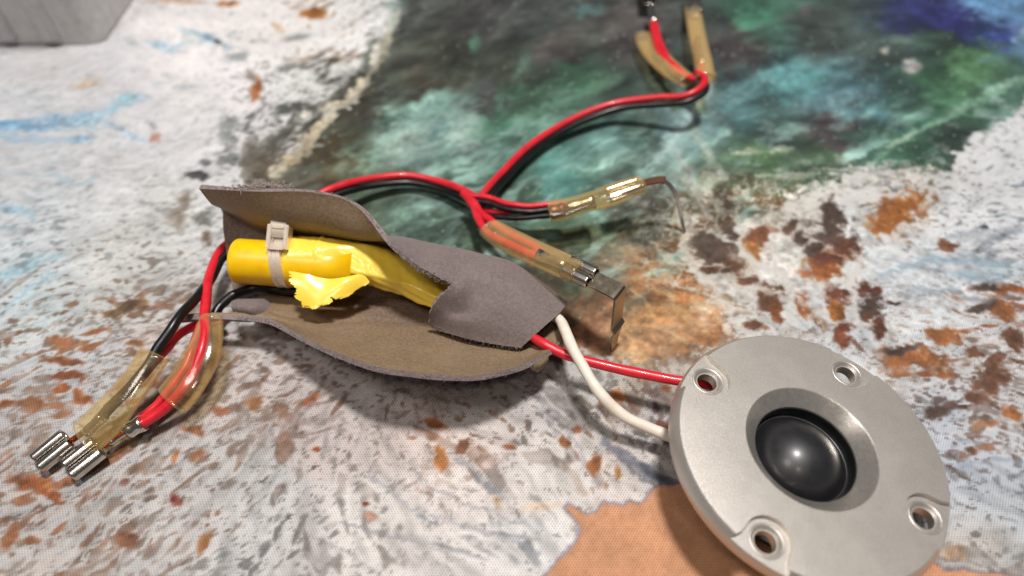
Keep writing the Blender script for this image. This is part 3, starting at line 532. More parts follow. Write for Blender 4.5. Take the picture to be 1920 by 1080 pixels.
    sds = psd(u+(n5-.5)*7, v+(n6-.5)*7, sand)
    s = 1-ss(-2.5, 1.5, sds)
    sc0 = np.array([206, 150, 112])*(1+(n3-.5)*.12+(n1-.5)*.12+(r5-.5)*.10)[..., None]
    rim = np.exp(-(sds-1)**2/14)*.55
    rimc = np.array([112, 92, 112])
    col = col*(1-s[..., None])+sc0*s[..., None]
    col = col*(1-rim[..., None]*(1-.5*s[..., None]))+rimc*(rim[..., None]*(1-.5*s[..., None]))
    lum = col.mean(-1, keepdims=True)
    col = lum+(col-lum)*(1+.12*inw[..., None])
    return np.clip(col, 8, 246)

def axis(segs):
    out = []
    for a, b, st in segs: out.append(np.arange(a, b, st))
    return np.concatenate(out+[[segs[-1][1]]])
xs = axis([(-70, -30, 1.5), (-30, -15, .09), (-15, 15, .05), (15, 30, .09), (30, 70, 1.5)])
ys = axis([(-25, -6, 1.2), (-6, 2, .12), (2, 14, .04), (14, 22, .06), (22, 34, .10), (34, 80, 1.5)])
GX, GY = np.meshgrid(xs, ys)
nx, ny = len(xs), len(ys)
col = paint(GX.ravel(), np.maximum(GY.ravel(), 1.0))
c01 = col/255; clin = np.where(c01 <= .04045, c01/12.92, ((c01+.055)/1.055)**2.4)*np.array([.76, .77, .785])
verts = np.zeros((nx*ny, 3), np.float32); verts[:, 0] = GX.ravel()*CM; verts[:, 1] = GY.ravel()*CM
idx = np.arange(nx*ny).reshape(ny, nx)
q = np.stack([idx[:-1, :-1], idx[:-1, 1:], idx[1:, 1:], idx[1:, :-1]], -1).reshape(-1, 4).astype(np.int32)
me = bpy.data.meshes.new('table_cloth')
me.vertices.add(nx*ny); me.vertices.foreach_set('co', verts.ravel())
me.loops.add(q.size); me.loops.foreach_set('vertex_index', q.ravel())
me.polygons.add(len(q)); me.polygons.foreach_set('loop_start', np.arange(0, q.size, 4, dtype=np.int32))
me.update(calc_edges=True)
ca = me.color_attributes.new('print', 'FLOAT_COLOR', 'POINT')
ca.data.foreach_set('color', np.concatenate([clin, np.ones((len(clin), 1))], 1).astype(np.float32).ravel())
def cloth_build(nt, b):
    a = nt.nodes.new('ShaderNodeAttribute'); a.attribute_name = 'print'
    s = nt.nodes.new('ShaderNodeSeparateXYZ'); nt.links.new(coord(nt), s.inputs[0])
    # staggered weave holes: cos(2 pi x/a) * cos(pi y/b)
    cx = mathn(nt, 'COSINE', mathn(nt, 'MULTIPLY', s.outputs[0], 2*math.pi/.00064))
    cy = mathn(nt, 'COSINE', mathn(nt, 'MULTIPLY', s.outputs[1], math.pi/.00055))
    wv = mathn(nt, 'MULTIPLY', cx, cy)
    hole = nt.nodes.new('ShaderNodeMapRange'); hole.inputs[1].default_value = .1; hole.inputs[2].default_value = .95
    hole.inputs[3].default_value = 1.09; hole.inputs[4].default_value = .60; nt.links.new(wv, hole.inputs[0])
    g = nt.nodes.new('ShaderNodeMapRange'); g.inputs[1].default_value = .3; g.inputs[2].default_value = .7; g.inputs[3].default_value = .93; g.inputs[4].default_value = 1.07
    nt.links.new(noise(nt, 18, 3, .7), g.inputs[0])
    k = mathn(nt, 'MULTIPLY', hole.outputs[0], g.outputs[0])
    vm = nt.nodes.new('ShaderNodeVectorMath'); vm.operation = 'SCALE'; nt.links.new(a.outputs['Color'], vm.inputs[0]); nt.links.new(k, vm.inputs['Scale'])
    nt.links.new(vm.outputs[0], b.inputs['Base Color'])
    bump(nt, b, mathn(nt, 'MULTIPLY', wv, -1.), .35, .012)
M['cloth'] = mat('printed_canvas', (200, 200, 200), .75, spec=.25, build=cloth_build)
cloth = link_mesh('table_cloth', me, M['cloth'])
tag(cloth, 'white, teal and brown cloth printed with a breaking sea wave', kind='structure')

# ------------------------------------------------------------------ ribbed tub, far left corner
tub = thing('storage_tub', 'blurred pale grey ribbed tub standing in the upper left corner', 'tub', at(60, 84, 0))
A0 = at(172, 82, 0)
W_, D_, H_ = 22, 9, 9
prof = []
def rr(cx, cy, a0, r=.5, n=6): return [(cx+r*math.cos(math.radians(a0+90*k/n)), cy+r*math.sin(math.radians(a0+90*k/n))) for k in range(n+1)]
x1, y0 = A0.x+.5, A0.y-.1
out = rr(x1-.5, y0+.5, -90) + rr(x1-.5, y0+D_-.5, 0) + rr(x1-W_+.5, y0+D_-.5, 90) + rr(x1-W_+.5, y0+.5, 180)
V, Q = [], []
zs = [0.0, .15, 4, H_]
for k, z in enumerate(zs):
    g = (0, 0, 0, .25)[k]
    cxm, cym = x1-W_/2, y0+D_/2
    for (a, b_) in out:
        V.append(Vector((a+math.copysign(g, a-cxm), b_+math.copysign(g, b_-cym), z)))
n = len(out)
for k in range(len(zs)-1):
    for j in range(n): Q.append((k*n+j, k*n+(j+1) % n, (k+1)*n+(j+1) % n, (k+1)*n+j))
Q.append(tuple(range(n))[::-1]); Q.append(tuple(range(3*n, 4*n)))
mesh('tub_wall', V, Q, M['tub'], tub)
for k in range(11):
    xr = x1-1.9-k*1.7
    P = [Vector((xr, y0+.05, z)) for z in (.3, 2, 4, 6, 8.8)]
    tube('rib', P, .42, M['tub'], tub, 10, ry=.30)

# ------------------------------------------------------------------ tweeter
TC = Vector((6.327, 6.471, 1.72)); TN = Vector((.1117, .010, .9937)).normalized()
tw = thing('tweeter', 'round silver tweeter with black dome and four screw holes', 'tweeter', (0, 0, 0))
e1 = Vector((1, 0, 0)) - TN*TN.x; e1.normalize(); e2 = TN.cross(e1)
TM = Matrix((( e1.x, e2.x, TN.x, TC.x*CM), (e1.y, e2.y, TN.y, TC.y*CM), (e1.z, e2.z, TN.z, TC.z*CM), (0, 0, 0, 1)))
tw.matrix_world = TM
def lathe_me(name, prof, seg=128, close=False):
    V, Q = [], []
    for (r, z) in prof:
        for j in range(seg):
            a = 2*math.pi*j/seg; V.append((r*math.cos(a)*CM, r*math.sin(a)*CM, z*CM))
    n = len(prof)
    for i in range(n-1 if not close else n):
        k = (i+1) % n
        for j in range(seg): Q.append((i*seg+j, k*seg+j, k*seg+(j+1) % seg, i*seg+(j+1) % seg))
    me = bpy.data.meshes.new(name); me.from_pydata(V, [], Q)
    bm = bmesh.new(); bm.from_mesh(me)
    bmesh.ops.recalc_face_normals(bm, faces=bm.faces); bm.to_mesh(me); bm.free(); me.update(); return me
def smooth_by_angle(me, ang=30):
    bm = bmesh.new(); bm.from_mesh(me)
    for f in bm.faces: f.smooth = True
    for e in bm.edges:
        if len(e.link_faces) == 2 and e.calc_face_angle(0) > math.radians(ang): e.smooth = False
    bm.to_mesh(me); bm.free()
def local(name, me, m, parent):
    o = bpy.data.objects.new(name, me); C.objects.link(o); me.materials.append(m); o.parent = parent; return o
RO = 2.96
prof = [(2.90, -.44), (2.96, -.41), (2.975, -.32), (2.965, -.22), (2.86, -.025), (2.83, 0), (2.70, 0.003), (1.42, 0.003), (1.40, -.015), (1.40, -.40)]
pm = lathe_me('face_plate', prof, 160, close=True)
plate = local('face_plate', pm, M['silver'], tw)
# square of holes: direction from the fit (hole square is turned a little)
def plate_pt(px, py, h=0.):
    u = (px-960)/FPX; v = (540-py)/FPX
    d = Vector((u, v*SP+CP, v*CP-SP)); o = Vector((0, 0, CAMH))
    t = ((TC+TN*h-o).dot(TN))/d.dot(TN); p = o+d*t-TC
    return p.dot(e1), p.dot(e2)
holes = [plate_pt(1332, 716, -.1), plate_pt(1592, 693, -.1), plate_pt(1734, 968, -.1), plate_pt(1439, 1012, -.1)]
base_ang = math.atan2(holes[0][1], holes[0][0])
angs = [math.atan2(h[1], h[0]) for h in holes]
RH = 2.47
cut = []
def prism(outline, z0, z1):
    n = len(outline)
    V = [(x*CM, y*CM, z0*CM) for x, y in outline]+[(x*CM, y*CM, z1*CM) for x, y in outline]
    Q = [tuple(range(n))[::-1], tuple(range(n, 2*n))]+[(i, (i+1) % n, n+(i+1) % n, n+i) for i in range(n)]
    return V, Q
for a in angs:
    ca, sa = math.cos(a), math.sin(a)
    U = []
    r = .46
    for k in range(17):
        t = math.radians(90+180*k/16); U.append((RH+r*math.cos(t), r*math.sin(t)))
    U = [(3.5, .92), (2.9, .62), (2.66, .49)]+U+[(2.66, -.49), (2.9, -.62), (3.5, -.92)]
    U = [(x*ca-y*sa, x*sa+y*ca) for x, y in U]
    cut.append((prism(U, -.13, .3)))
    circ = [(RH*ca+0.225*math.cos(t), RH*sa+0.225*math.sin(t)) for t in [2*math.pi*k/28 for k in range(28)]]
    cut.append((prism(circ, -.7, .31)))
    # countersink ring groove
    circ = [(RH*ca+0.30*math.cos(t), RH*sa+0.30*math.sin(t)) for t in [2*math.pi*k/28 for k in range(28)]]
    cut.append((prism(circ, -.19, .32)))
def bool_cut(o, V, Q):
    m2 = bpy.data.meshes.new('cut'); m2.from_pydata(V, [], Q)
    bm = bmesh.new(); bm.from_mesh(m2); bmesh.ops.recalc_face_normals(bm, faces=bm.faces); bm.to_mesh(m2); bm.free()
    c = bpy.data.objects.new('cut', m2); C.objects.link(c); c.matrix_world = TM
    md = o.modifiers.new('b', 'BOOLEAN'); md.operation = 'DIFFERENCE'; md.solver = 'EXACT'; md.object = c
    bpy.context.view_layer.update()
    ev = o.evaluated_get(bpy.context.evaluated_depsgraph_get()); nm = bpy.data.meshes.new_from_object(ev)
    o.modifiers.remove(md); old = o.data; o.data = nm; bpy.data.meshes.remove(old); bpy.data.objects.remove(c); bpy.data.meshes.remove(m2)
bpy.context.view_layer.update()
for V, Q in cut: bool_cut(plate, V, Q)
plate.data.name = 'face_plate'
smooth_by_angle(plate.data, 25)
bv = plate.modifiers.new('soft edges', 'BEVEL'); bv.width = .018*CM; bv.segments = 2; bv.limit_method = 'ANGLE'; bv.angle_limit = math.radians(40)
for a in angs:
    g = lathe_me('screw_ring', [(.232, -.30), (.228, -.20), (.25, -.185), (.30, -.135), (.318, -.112), (.335, -.108), (.35, -.116), (.36, -.135), (.30, -.19), (.25, -.30)], 40, close=True)
    o = local('screw_ring', g, M['silver'], tw); smooth_by_angle(g, 50)
    o.location = (RH*math.cos(a)*CM, RH*math.sin(a)*CM, 0)
# dome, surround and gap ring
wg = lathe_me('waveguide', [(1.398, -.012), (1.375, -.03), (1.24, -.17), (1.13, -.265), (1.10, -.30), (1.10, -.40), (1.398, -.40)], 128, close=True)
local('waveguide', wg, M['satin'], tw); smooth_by_angle(wg, 40)
dm = [(1.098, -.33), (1.085, -.33), (1.08, -.5), (1.08, -.78), (1.0, -.80)]
local('dome_collar', lathe_me('dome_collar', dm, 96), M['dome'], tw)
sr = [(1.08, -.64)]+[(1.035+.035*math.cos(math.radians(t)), -.64+.035*math.sin(math.radians(t))) for t in range(0, 181, 15)]
local('surround', lathe_me('surround', sr, 96), M['dome'], tw)
dp = [(1.0*math.sin(math.radians(t))/math.sin(math.radians(64)), -.64+.62*(math.cos(math.radians(t))-math.cos(math.radians(64)))/(1-math.cos(math.radians(64)))) for t in range(64, 0, -3)]+[(.001, -.02)]
dob = local('dome', lathe_me('dome', dp, 96), M['dome'], tw)
for o in tw.children:
    if o.name.startswith(('dome', 'surround')): smooth_by_angle(o.data, 80)
bk = local('magnet_housing', lathe_me('magnet_housing', [(.01, -1.56), (1.7, -1.56), (1.76, -1.5), (1.76, -.9), (2.0, -.85), (2.0, -.50), (2.3, -.42), (1.16, -.42), (1.12, -.90), (.01, -.90)], 72), M['magnet'], tw)
smooth_by_angle(bk.data)

# wires to the tweeter
P = path([(960, 600, .9), (1010, 640, 1.0), (1060, 664, 1.0), (1150, 690, 1.0), (1230, 706, 1.05), (1290, 716, 1.1), (1340, 722, 1.0), (1400, 735, .9)])
tag(tube('speaker_wire', P, .125, M['red']), 'single thick red wire crossing under white wire to tweeter', 'wire')
P = path([(1000, 590, .9), (1042, 594, .95), (1060, 622, 1.3), (1082, 668, 1.35), (1118, 728, 1.2), (1165, 776, .9), (1215, 802, .7), (1262, 820, .6), (1330, 845, .5)])
tag(tube('speaker_wire', P, .135, M['white']), 'off white wire curving from foam wrap to tweeter', 'wire')

# ------------------------------------------------------------------ foam wrap
wrap = thing('foam_wrap', 'grey brown foam sheet folded around the yellow taped cylinder', 'foam wrap', at(700, 600, 0))
def A(*l): return [at(*p) for p in l]
G = [
 A((438, 552, .35), (424, 470, 1.1), (418, 390, 1.75), (396, 368, 2.65), (375, 350, 3.1)),
 A((500, 545, .2), (500, 490, 1.0), (497, 434, 1.5), (492, 392, 2.7), (480, 356, 3.35)),
 A((600, 548, .2), (600, 500, .9), (600, 446, 1.45), (598, 404, 2.75), (590, 359, 3.35)),
 A((690, 560, .2), (690, 520, .8), (680, 455, 1.5), (672, 425, 2.6), (672, 386, 3.1)),
 A((770, 560, .2), (765, 510, .9), (748, 452, 1.9), (742, 452, 2.5), (738, 463, 2.75)),
 A((835, 580, .2), (830, 530, .9), (808, 462, 1.75), (800, 478, 2.3), (792, 508, 2.45)),
 A((880, 595, .2), (880, 540, .9), (860, 471, 1.6), (856, 497, 2.05), (848, 534, 2.05), (822, 568, 1.75), (805, 605, 1.05)),
 A((915, 605, .2), (915, 550, .8), (902, 481, 1.5), (900, 512, 1.95), (892, 552, 1.75), (872, 592, 1.45), (858, 628, .98)),
 A((975, 620, .2), (975, 570, .7), (966, 500, 1.35), (962, 530, 1.7), (952, 566, 1.6), (935, 606, 1.3), (917, 642, .9)),
 A((1030, 640, .3), (1040, 600, .55), (1062, 570, .95), (1048, 588, 1.12), (1026, 607, 1.15), (1000, 630, 1.05), (976, 652, .85)),
]
for g in G[:4]:      # sharper fold between the back wall and the roof
    f_ = g[2]; g[1] = f_.lerp(g[1], .55); g[3] = f_.lerp(g[3], .8)+Vector((0, -.12, .0))
for g in G:
    while len(g) < 7: g.append(g[-1]+(g[-1]-g[-2])*.6)
rn = random.Random(3)
def jag_up(c, r):
    d = Vector((0, 0, 0))
    if 3.9 < r < 4.4 and 4.3 < c < 6.2:      # ragged lip near the tear
        d += Vector((rn.gauss(0, 1), rn.gauss(0, 1), rn.gauss(0, .6)))*.014
    if abs(c-6) < .06 and r > 4: d += Vector((rn.gauss(0, .012)-.10*math.sin((r-4)*math.pi/2), 0, .03))
    # wrinkle where the tube pinches
    if c > 5.8: d += Vector((0, 0, 1))*(.10*math.exp(-((c-6.4)/.35)**2-((r-4.2)/.5)**2)-.13*math.exp(-((c-6.6)/.5)**2-((r-4.9)/.35)**2)+.05*math.exp(-((c-7.2)/.6)**2-((r-5.2)/.5)**2))
    return d
sheet('upper_flap', G, 12, .13, [M['foam_in'], M['foam_out'], M['foam_edge']], wrap, keep=lambda c, r: not (c < 6 and r > 4), jag=jag_up, stain_shade=lambda c, r: max(0., min(1., (2.25-r)/.5)))  # back wall below the fold: shade under the roof painted as darker colour
GB = [
 A((336, 595, 1.1), (334, 596, 1.1), (332, 597, 1.1), (330, 598, 1.1)),
 A((385, 590, 1.0), (388, 591, 1.0), (390, 592, 1.05), (392, 594, 1.1)),
 A((446, 588, .95), (446, 590, .98), (447, 592, 1.02), (448, 595, 1.1)),
 A((505, 552, .3), (505, 572, .5), (506, 592, .85), (508, 604, 1.2)),
 A((590, 550, .2), (600, 575, .35), (600, 610, .7), (590, 648, 1.55)),
 A((700, 545, .2), (700, 575, .3), (700, 608, .6), (690, 688, 2.0)),
 A((800, 565, .2), (800, 590, .3), (805, 616, .6), (792, 704, 2.0)),
 A((890, 590, .2), (895, 612, .3), (900, 644, .6), (893, 708, 1.8)),
 A((975, 605, .2), (980, 630, .35), (985, 655, .6), (978, 690, 1.35)),
 A((1030, 590, .3), (1040, 602, .45), (1046, 620, .65), (1040, 656, 1.0)),
 A((1046, 594, .35), (1052, 604, .5), (1054, 622, .65), (1051, 645, .95)),
]
# an extra row halfway up the front slope keeps the sheet gently dished
for g in GB:
    m_ = g[2].lerp(g[3], .5); m_.z -= .10; g.insert(3, m_)
def jag_lo(c, r):
    d = Vector((0, 0, 0))
    d.z += .02*math.sin(c*1.6+1)*ss_(r, 3) + .008*math.sin(c*7+r*3) - .05*math.exp(-((r-1.9)/.18)**2)*(3 < c < 8)
    if c > 9.7: d += Vector((.05*math.sin(r*11), .04*math.sin(r*17), 0))
    pass
    return d
def ss_(x, k): return min(max(x/k, 0), 1)
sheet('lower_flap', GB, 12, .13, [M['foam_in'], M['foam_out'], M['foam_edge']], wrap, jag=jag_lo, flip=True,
      stain_shade=lambda c, r: .95*max(0., min(1., (2.25-r+.15*math.sin(c*5))/.6))*max(0., min(1., (c-4.0)/1.0))+.35*math.exp(-((r-2.3)/.5)**2-((c-6)/.9)**2))
GT = [A((504, 602, .75), (508, 582, .6), (500, 562, .55)), A((480, 600, .8), (478, 578, 1.1), (476, 563, .9)), A((455, 590, .9), (450, 576, 1.15), (446, 564, .95)), A((440, 584, .95), (436, 576, 1.05), (434, 568, .95))]
sheet('torn_tongue', GT, 8, .09, [M['foam_out'], M['foam_out'], M['foam_edge']], wrap)
GT = [A((988, 684, 1.25), (995, 690, 1.1), (1006, 697, .9)), A((1005, 676, 1.2), (1012, 684, 1.1), (1016, 690, .9)), A((1026, 664, 1.1), (1026, 672, 1.05), (1024, 680, .9))]
sheet('torn_tab', GT, 6, .08, [M['foam_in'], M['foam_in'], M['foam_edge']], wrap)
# torn fibres on the crest
fz = []
for k in range(420):
    x = 452+random.gauss(42, 24)
    if x < 440 or x > 562: continue
    p = at(x, 354+random.uniform(-3, 2)+max(0, abs(x-495)-35)*.04, 3.28)
    d = Vector((random.gauss(0, .6), random.gauss(.2, .5), random.uniform(.1, 1.))).normalized()
    L = random.uniform(.03, .14); q1 = p+d*L; q2 = q1+Vector((random.gauss(0, 1), random.gauss(0, 1), random.gauss(0, .5)))*.05
    fz.append(tube_data([p, (p+q1)/2, q1, q2], .009, 4))
V, Q = join_data(fz); o = mesh('torn_fibre', V, Q, M['fuzz'], wrap); o['kind'] = 'stuff'
fz = []
for k in range(70):
    t = random.random(); a, b_ = at(745, 470, 2.72), at(848, 534, 2.12)
    p = a.lerp(b_, t)+Vector((random.gauss(0, .03), random.gauss(0, .03), random.gauss(0, .03)))
    d = Vector((random.gauss(0, .6), random.gauss(-.3, .5), random.uniform(-.5, 1.))).normalized()
    fz.append(tube_data([p, p+d*.03, p+d*.07], .008, 4))
V, Q = join_data(fz); o = mesh('torn_fibre', V, Q, M['fuzz'], wrap); o['kind'] = 'stuff'

for edge in ([GB[k][4] for k in range(2, len(GB))], [G[k][4] for k in range(0, 7)], [G[k][6] for k in range(6, 10)]):
    fz = []; L_ = len(edge)-1
    for k in range(240):
        p = cr(edge, random.random()*L_*.999)+Vector((random.gauss(0, .02), random.gauss(0, .02), random.gauss(0, .03)))
        d = Vector((random.gauss(0, .7), random.gauss(-.5, .5), random.gauss(.1, .6))).normalized()
        fz.append(tube_data([p, p+d*.03, p+d*random.uniform(.04, .085)+Vector((random.gauss(0, 1), random.gauss(0, 1), 0))*.012], .0055, 3))
    V, Q = join_data(fz); o = mesh('edge_fibre', V, Q, M['fuzz'], wrap); o['kind'] = 'stuff'
# ------------------------------------------------------------------ capacitor, tape, tie
capT = thing('capacitor', 'yellow cylinder end lying in the open mouth of foam wrap', 'capacitor', at(560, 520, 0))
a0, a1 = at(470, 491, 1.38), at(640, 502, 1.30)
ax = (a1-a0).normalized()
a0 = a0-ax*.42
Pc = [a0+ax*t for t in (0, .02, .06, .12, .4, 1.2, 2.4, 3.2)]
rc = [.50, .55, .585, .6, .6, .6, .6, .6]
V, Q = [], []
F = frames(Pc)
for i, p in enumerate(Pc):
    t, nn, s = F[i]
    for j in range(40):
        an = 2*math.pi*j/40; V.append(p+nn*math.sin(an)*rc[i]+s*math.cos(an)*rc[i])
for i in range(len(Pc)-1):
    for j in range(40): Q.append((i*40+j, i*40+(j+1) % 40, (i+1)*40+(j+1) % 40, (i+1)*40+j))
Q.append(tuple(range(40))[::-1]); Q.append(tuple(range((len(Pc)-1)*40, len(Pc)*40)))
mesh('body', V, Q, M['cap'], capT)
P = path([(530, 532, .78), (512, 534, .74), (498, 534, .72), (480, 528, .74)])
tube('lead', P, .05, M['white'], capT, 8)
P = path([(498, 537, .62), (512, 537, .62), (530, 538, .62)])
tube('solder_sleeve', P, .09, M['amber'], capT, 10)

tape = thing('yellow_tape', 'crumpled glossy yellow tape wrapped round cylinder with ragged loose tail', 'tape', at(650, 520, 0))
secs = [  # centre px, py, z, up radius, side radius
 (541, 486, 1.38, .625, .625), (556, 487, 1.38, .64, .64), (585, 489, 1.36, .645, .64), (610, 490, 1.36, .65, .62), (640, 491, 1.36, .62, .60), (675, 491, 1.34, .56, .60),
 (705, 494, 1.28, .48, .64), (735, 504, 1.18, .40, .64), (770, 520, 1.0, .36, .56), (805, 540, .95, .30, .50), (835, 555, 1.0, .20, .42), (865, 566, .95, .2, .3)]
C3 = [at(*s[:3]) for s in secs]
PP = []; per = 6
N = (len(secs)-1)*per
V, Q = [], []; seg = 64
Cs = [cr(C3, k/per) for k in range(N+1)]; F = frames(Cs)
RU = [Vector((s[3], s[4], 0)) for s in secs]
for i, p in enumerate(Cs):
    t, nn, s = F[i]; rr_ = cr(RU, i/per); k = i/per
    for j in range(seg):
        an = 2*math.pi*j/seg
        wv = 0
        if k > 2.6:       # facets and creases where the tape is pinched flat
            am = min((k-2.6)/1.5, 1)
            pk = max(math.cos(an-(.5+k*.10)-2*math.pi*q_/5) for q_ in range(5)); wv = am*(.42*(1/pk-1.09)+.012*math.sin(9*an+k*2))
        wv += .012*math.sin(7*an+k*4)*math.sin(k*5)
        if 3.0 > k > 2.7: wv += .03
        V.append(p+nn*math.sin(an)*(rr_.x+wv*.9)+s*math.cos(an)*(rr_.y+wv))
for i in range(N):
    for j in range(seg): Q.append((i*seg+j, i*seg+(j+1) % seg, (i+1)*seg+(j+1) % seg, (i+1)*seg+j))
mesh('wrapped_tape', V, Q, M['tape'], tape)
GF = [
 A((540, 508, 1.75), (541, 530, 1.45), (552, 548, 1.35), (566, 576, 1.30)),
 A((575, 515, 1.70), (580, 535, 1.50), (588, 556, 1.40), (595, 577, 1.32)),
 A((610, 522, 1.60), (614, 536, 1.48), (618, 552, 1.40), (622, 567, 1.34)),
 A((645, 520, 1.60), (648, 528, 1.50), (652, 540, 1.42), (656, 552, 1.36)),
 A((680, 514, 1.50), (684, 518, 1.45), (688, 523, 1.40), (693, 528, 1.36))]
for g in GF:
    a_, b_ = g[0].copy(), g[3].copy()
    for k in (1, 2): g[k] = a_.lerp(b_, k/3)+Vector((0, 0, .05))
def jag_t(c, r):
    d = Vector((0, 0, .018*math.sin(c*2+r*1.5)))
    if c < .05: d += Vector((rn.gauss(0, .035)+.05*math.sin(r*5), 0, 0))
    if r > 2.9: d += Vector((0, rn.gauss(0, .012)+.03*math.sin(c*6), 0))
    return d
sheet('loose_tail', GF, 14, .018, [M['tape'], M['tape'], M['tape']], tape, jag=jag_t,
      keep=lambda c, r: not (abs(c-2.0-.35*(r-2.4)) < .22*(r-2.4) if r > 2.4 else False))

tie = thing('cable_tie', 'milky cable tie strapped round cylinder with its tail through foam', 'cable tie', at(535, 520, 0))
cc = at(528, 489, 1.38); sd = ax.cross(Vector((0, 0, 1))).normalized()     # towards the viewer
upv = Vector((0, 0, 1)); wv_ = ax
V, Q = [], []
NS = 48
ring = []
for k in range(NS+1):
    t = math.radians(-100+260*k/NS)      # from underneath, round the near side, over the top
    c_ = cc+ax*(.14*math.cos(math.radians(-100+260*k/NS))-.02)
    d = sd*math.cos(t)+upv*math.sin(t)
    ring.append((c_, d))
for c_, d in ring:
    for (rr2, hw) in ((.655, -.17), (.655, .17), (.715, .15), (.715, .06), (.70, .05), (.70, -.05), (.715, -.06), (.715, -.15)):
        V.append(c_+d*rr2+ax*hw)
for k in range(NS):
    for j in range(8): Q.append((k*8+j, k*8+(j+1) % 8, (k+1)*8+(j+1) % 8, (k+1)*8+j))
Q.append(tuple(range(8))[::-1]); Q.append(tuple(range(NS*8, NS*8+8)))
mesh('strap', V, Q, M['nylon'], tie, smooth=False)
def boxm(name, c, X_, Y_, Z_, hx, hy, hz, m, parent, bev=.02):
    bm = bmesh.new(); bmesh.ops.create_cube(bm, size=2)
    for v in bm.verts: v.co = (c+X_*v.co.x*hx+Y_*v.co.y*hy+Z_*v.co.z*hz)*CM
    bmesh.ops.bevel(bm, geom=list(bm.edges), offset=bev*CM, segments=2, affect='EDGES')
    bmesh.ops.recalc_face_normals(bm, faces=bm.faces)
    me = bpy.data.meshes.new(name); bm.to_mesh(me); bm.free(); return link_mesh(name, me, m, parent)
hc = at(524, 446, 2.15)
vd = (Vector((0, 0, CAMH))-hc).normalized(); hz_ = (sd*.55+upv*.84).normalized(); hy_ = ax.cross(hz_).normalized(); hz_ = hy_.cross(ax).normalized()
if hz_.z < 0: hz_ = -hz_
# head: a frame of four bars round the pawl, so that it has its slot
bars = [(-.22, 0, .055, .32), (.22, 0, .055, .32), (0, -.262, .166, .055), (0, .262, .166, .055)]
bm = bmesh.new()
for (ox, oy, hx, hy) in bars:
    r_ = bmesh.ops.create_cube(bm, size=2)
    for v in r_['verts']: v.co = (hc+ax*(ox+v.co.x*hx)+hy_*(oy+v.co.y*hy)+hz_*(v.co.z*.2))*CM
bmesh.ops.bevel(bm, geom=list(bm.edges), offset=.018*CM, segments=2, affect='EDGES')
me = bpy.data.meshes.new('head'); bm.to_mesh(me); bm.free(); link_mesh('head', me, M['nylon'], tie)
boxm('pawl', hc-hz_*.06, ax, hy_, hz_, .13, .16, .1, M['nylon'], tie, .04)
# tail that runs up into the slit of the flap
t0 = hc+hz_*.08; t1 = at(524, 407, 2.5); t2 = at(527, 392, 2.70)
GTt = [[p-ax*.2, p+ax*.2] for p in (t0, t0.lerp(t1, .5)+Vector((0, -.1, 0)), t1, t2)]
sheet('tail', GTt, 6, .06, [M['nylon']]*3, tie)

# ------------------------------------------------------------------ cables and connectors
def twin(label, pts, ang, swap=False, per=10, r=.112):
    P = path(pts, per)
    t = thing('twin_cable', label, 'cable', P[len(P)//2]-Vector((0, 0, P[len(P)//2].z)))
    f = ang if callable(ang) else (lambda k: ang)
    tube('red_wire', offset_path(P, r, f), r, M['red'], t)
    tube('black_wire', offset_path(P, r, lambda k: f(k)+180), r, M['black'], t)
    return t
twin('red and black twin cable arching from behind foam wrap to first junction', [(560, 400, .8), (600, 372, .9), (650, 352, .8), (700, 341, .6), (765, 336, .45), (820, 346, .45), (868, 364, .55), (905, 384, .6)], lambda k: 58)
twin('long red and black twin cable curving up to the top connectors', [(896, 392, .5), (915, 362, .6), (945, 328, .5), (1000, 275, .45), (1070, 232, .5), (1150, 200, .7), (1230, 190, 1.0), (1285, 185, 1.25), (1318, 168, 1.4), (1322, 150, 1.4), (1308, 140, 1.3)], lambda k: 50+15*k)
twin('upper of two short red and black cables entering the amber sleeve', [(880, 370, .8), (915, 376, .85), (950, 386, .9), (990, 392, .95), (1030, 388, 1.0), (1060, 386, 1.05)], 25, r=.085)
twin('lower of two short red and black cables entering the amber sleeve', [(892, 398, .4), (930, 402, .6), (980, 403, .75), (1030, 399, .9), (1060, 395, 1.0)], 25, r=.085)

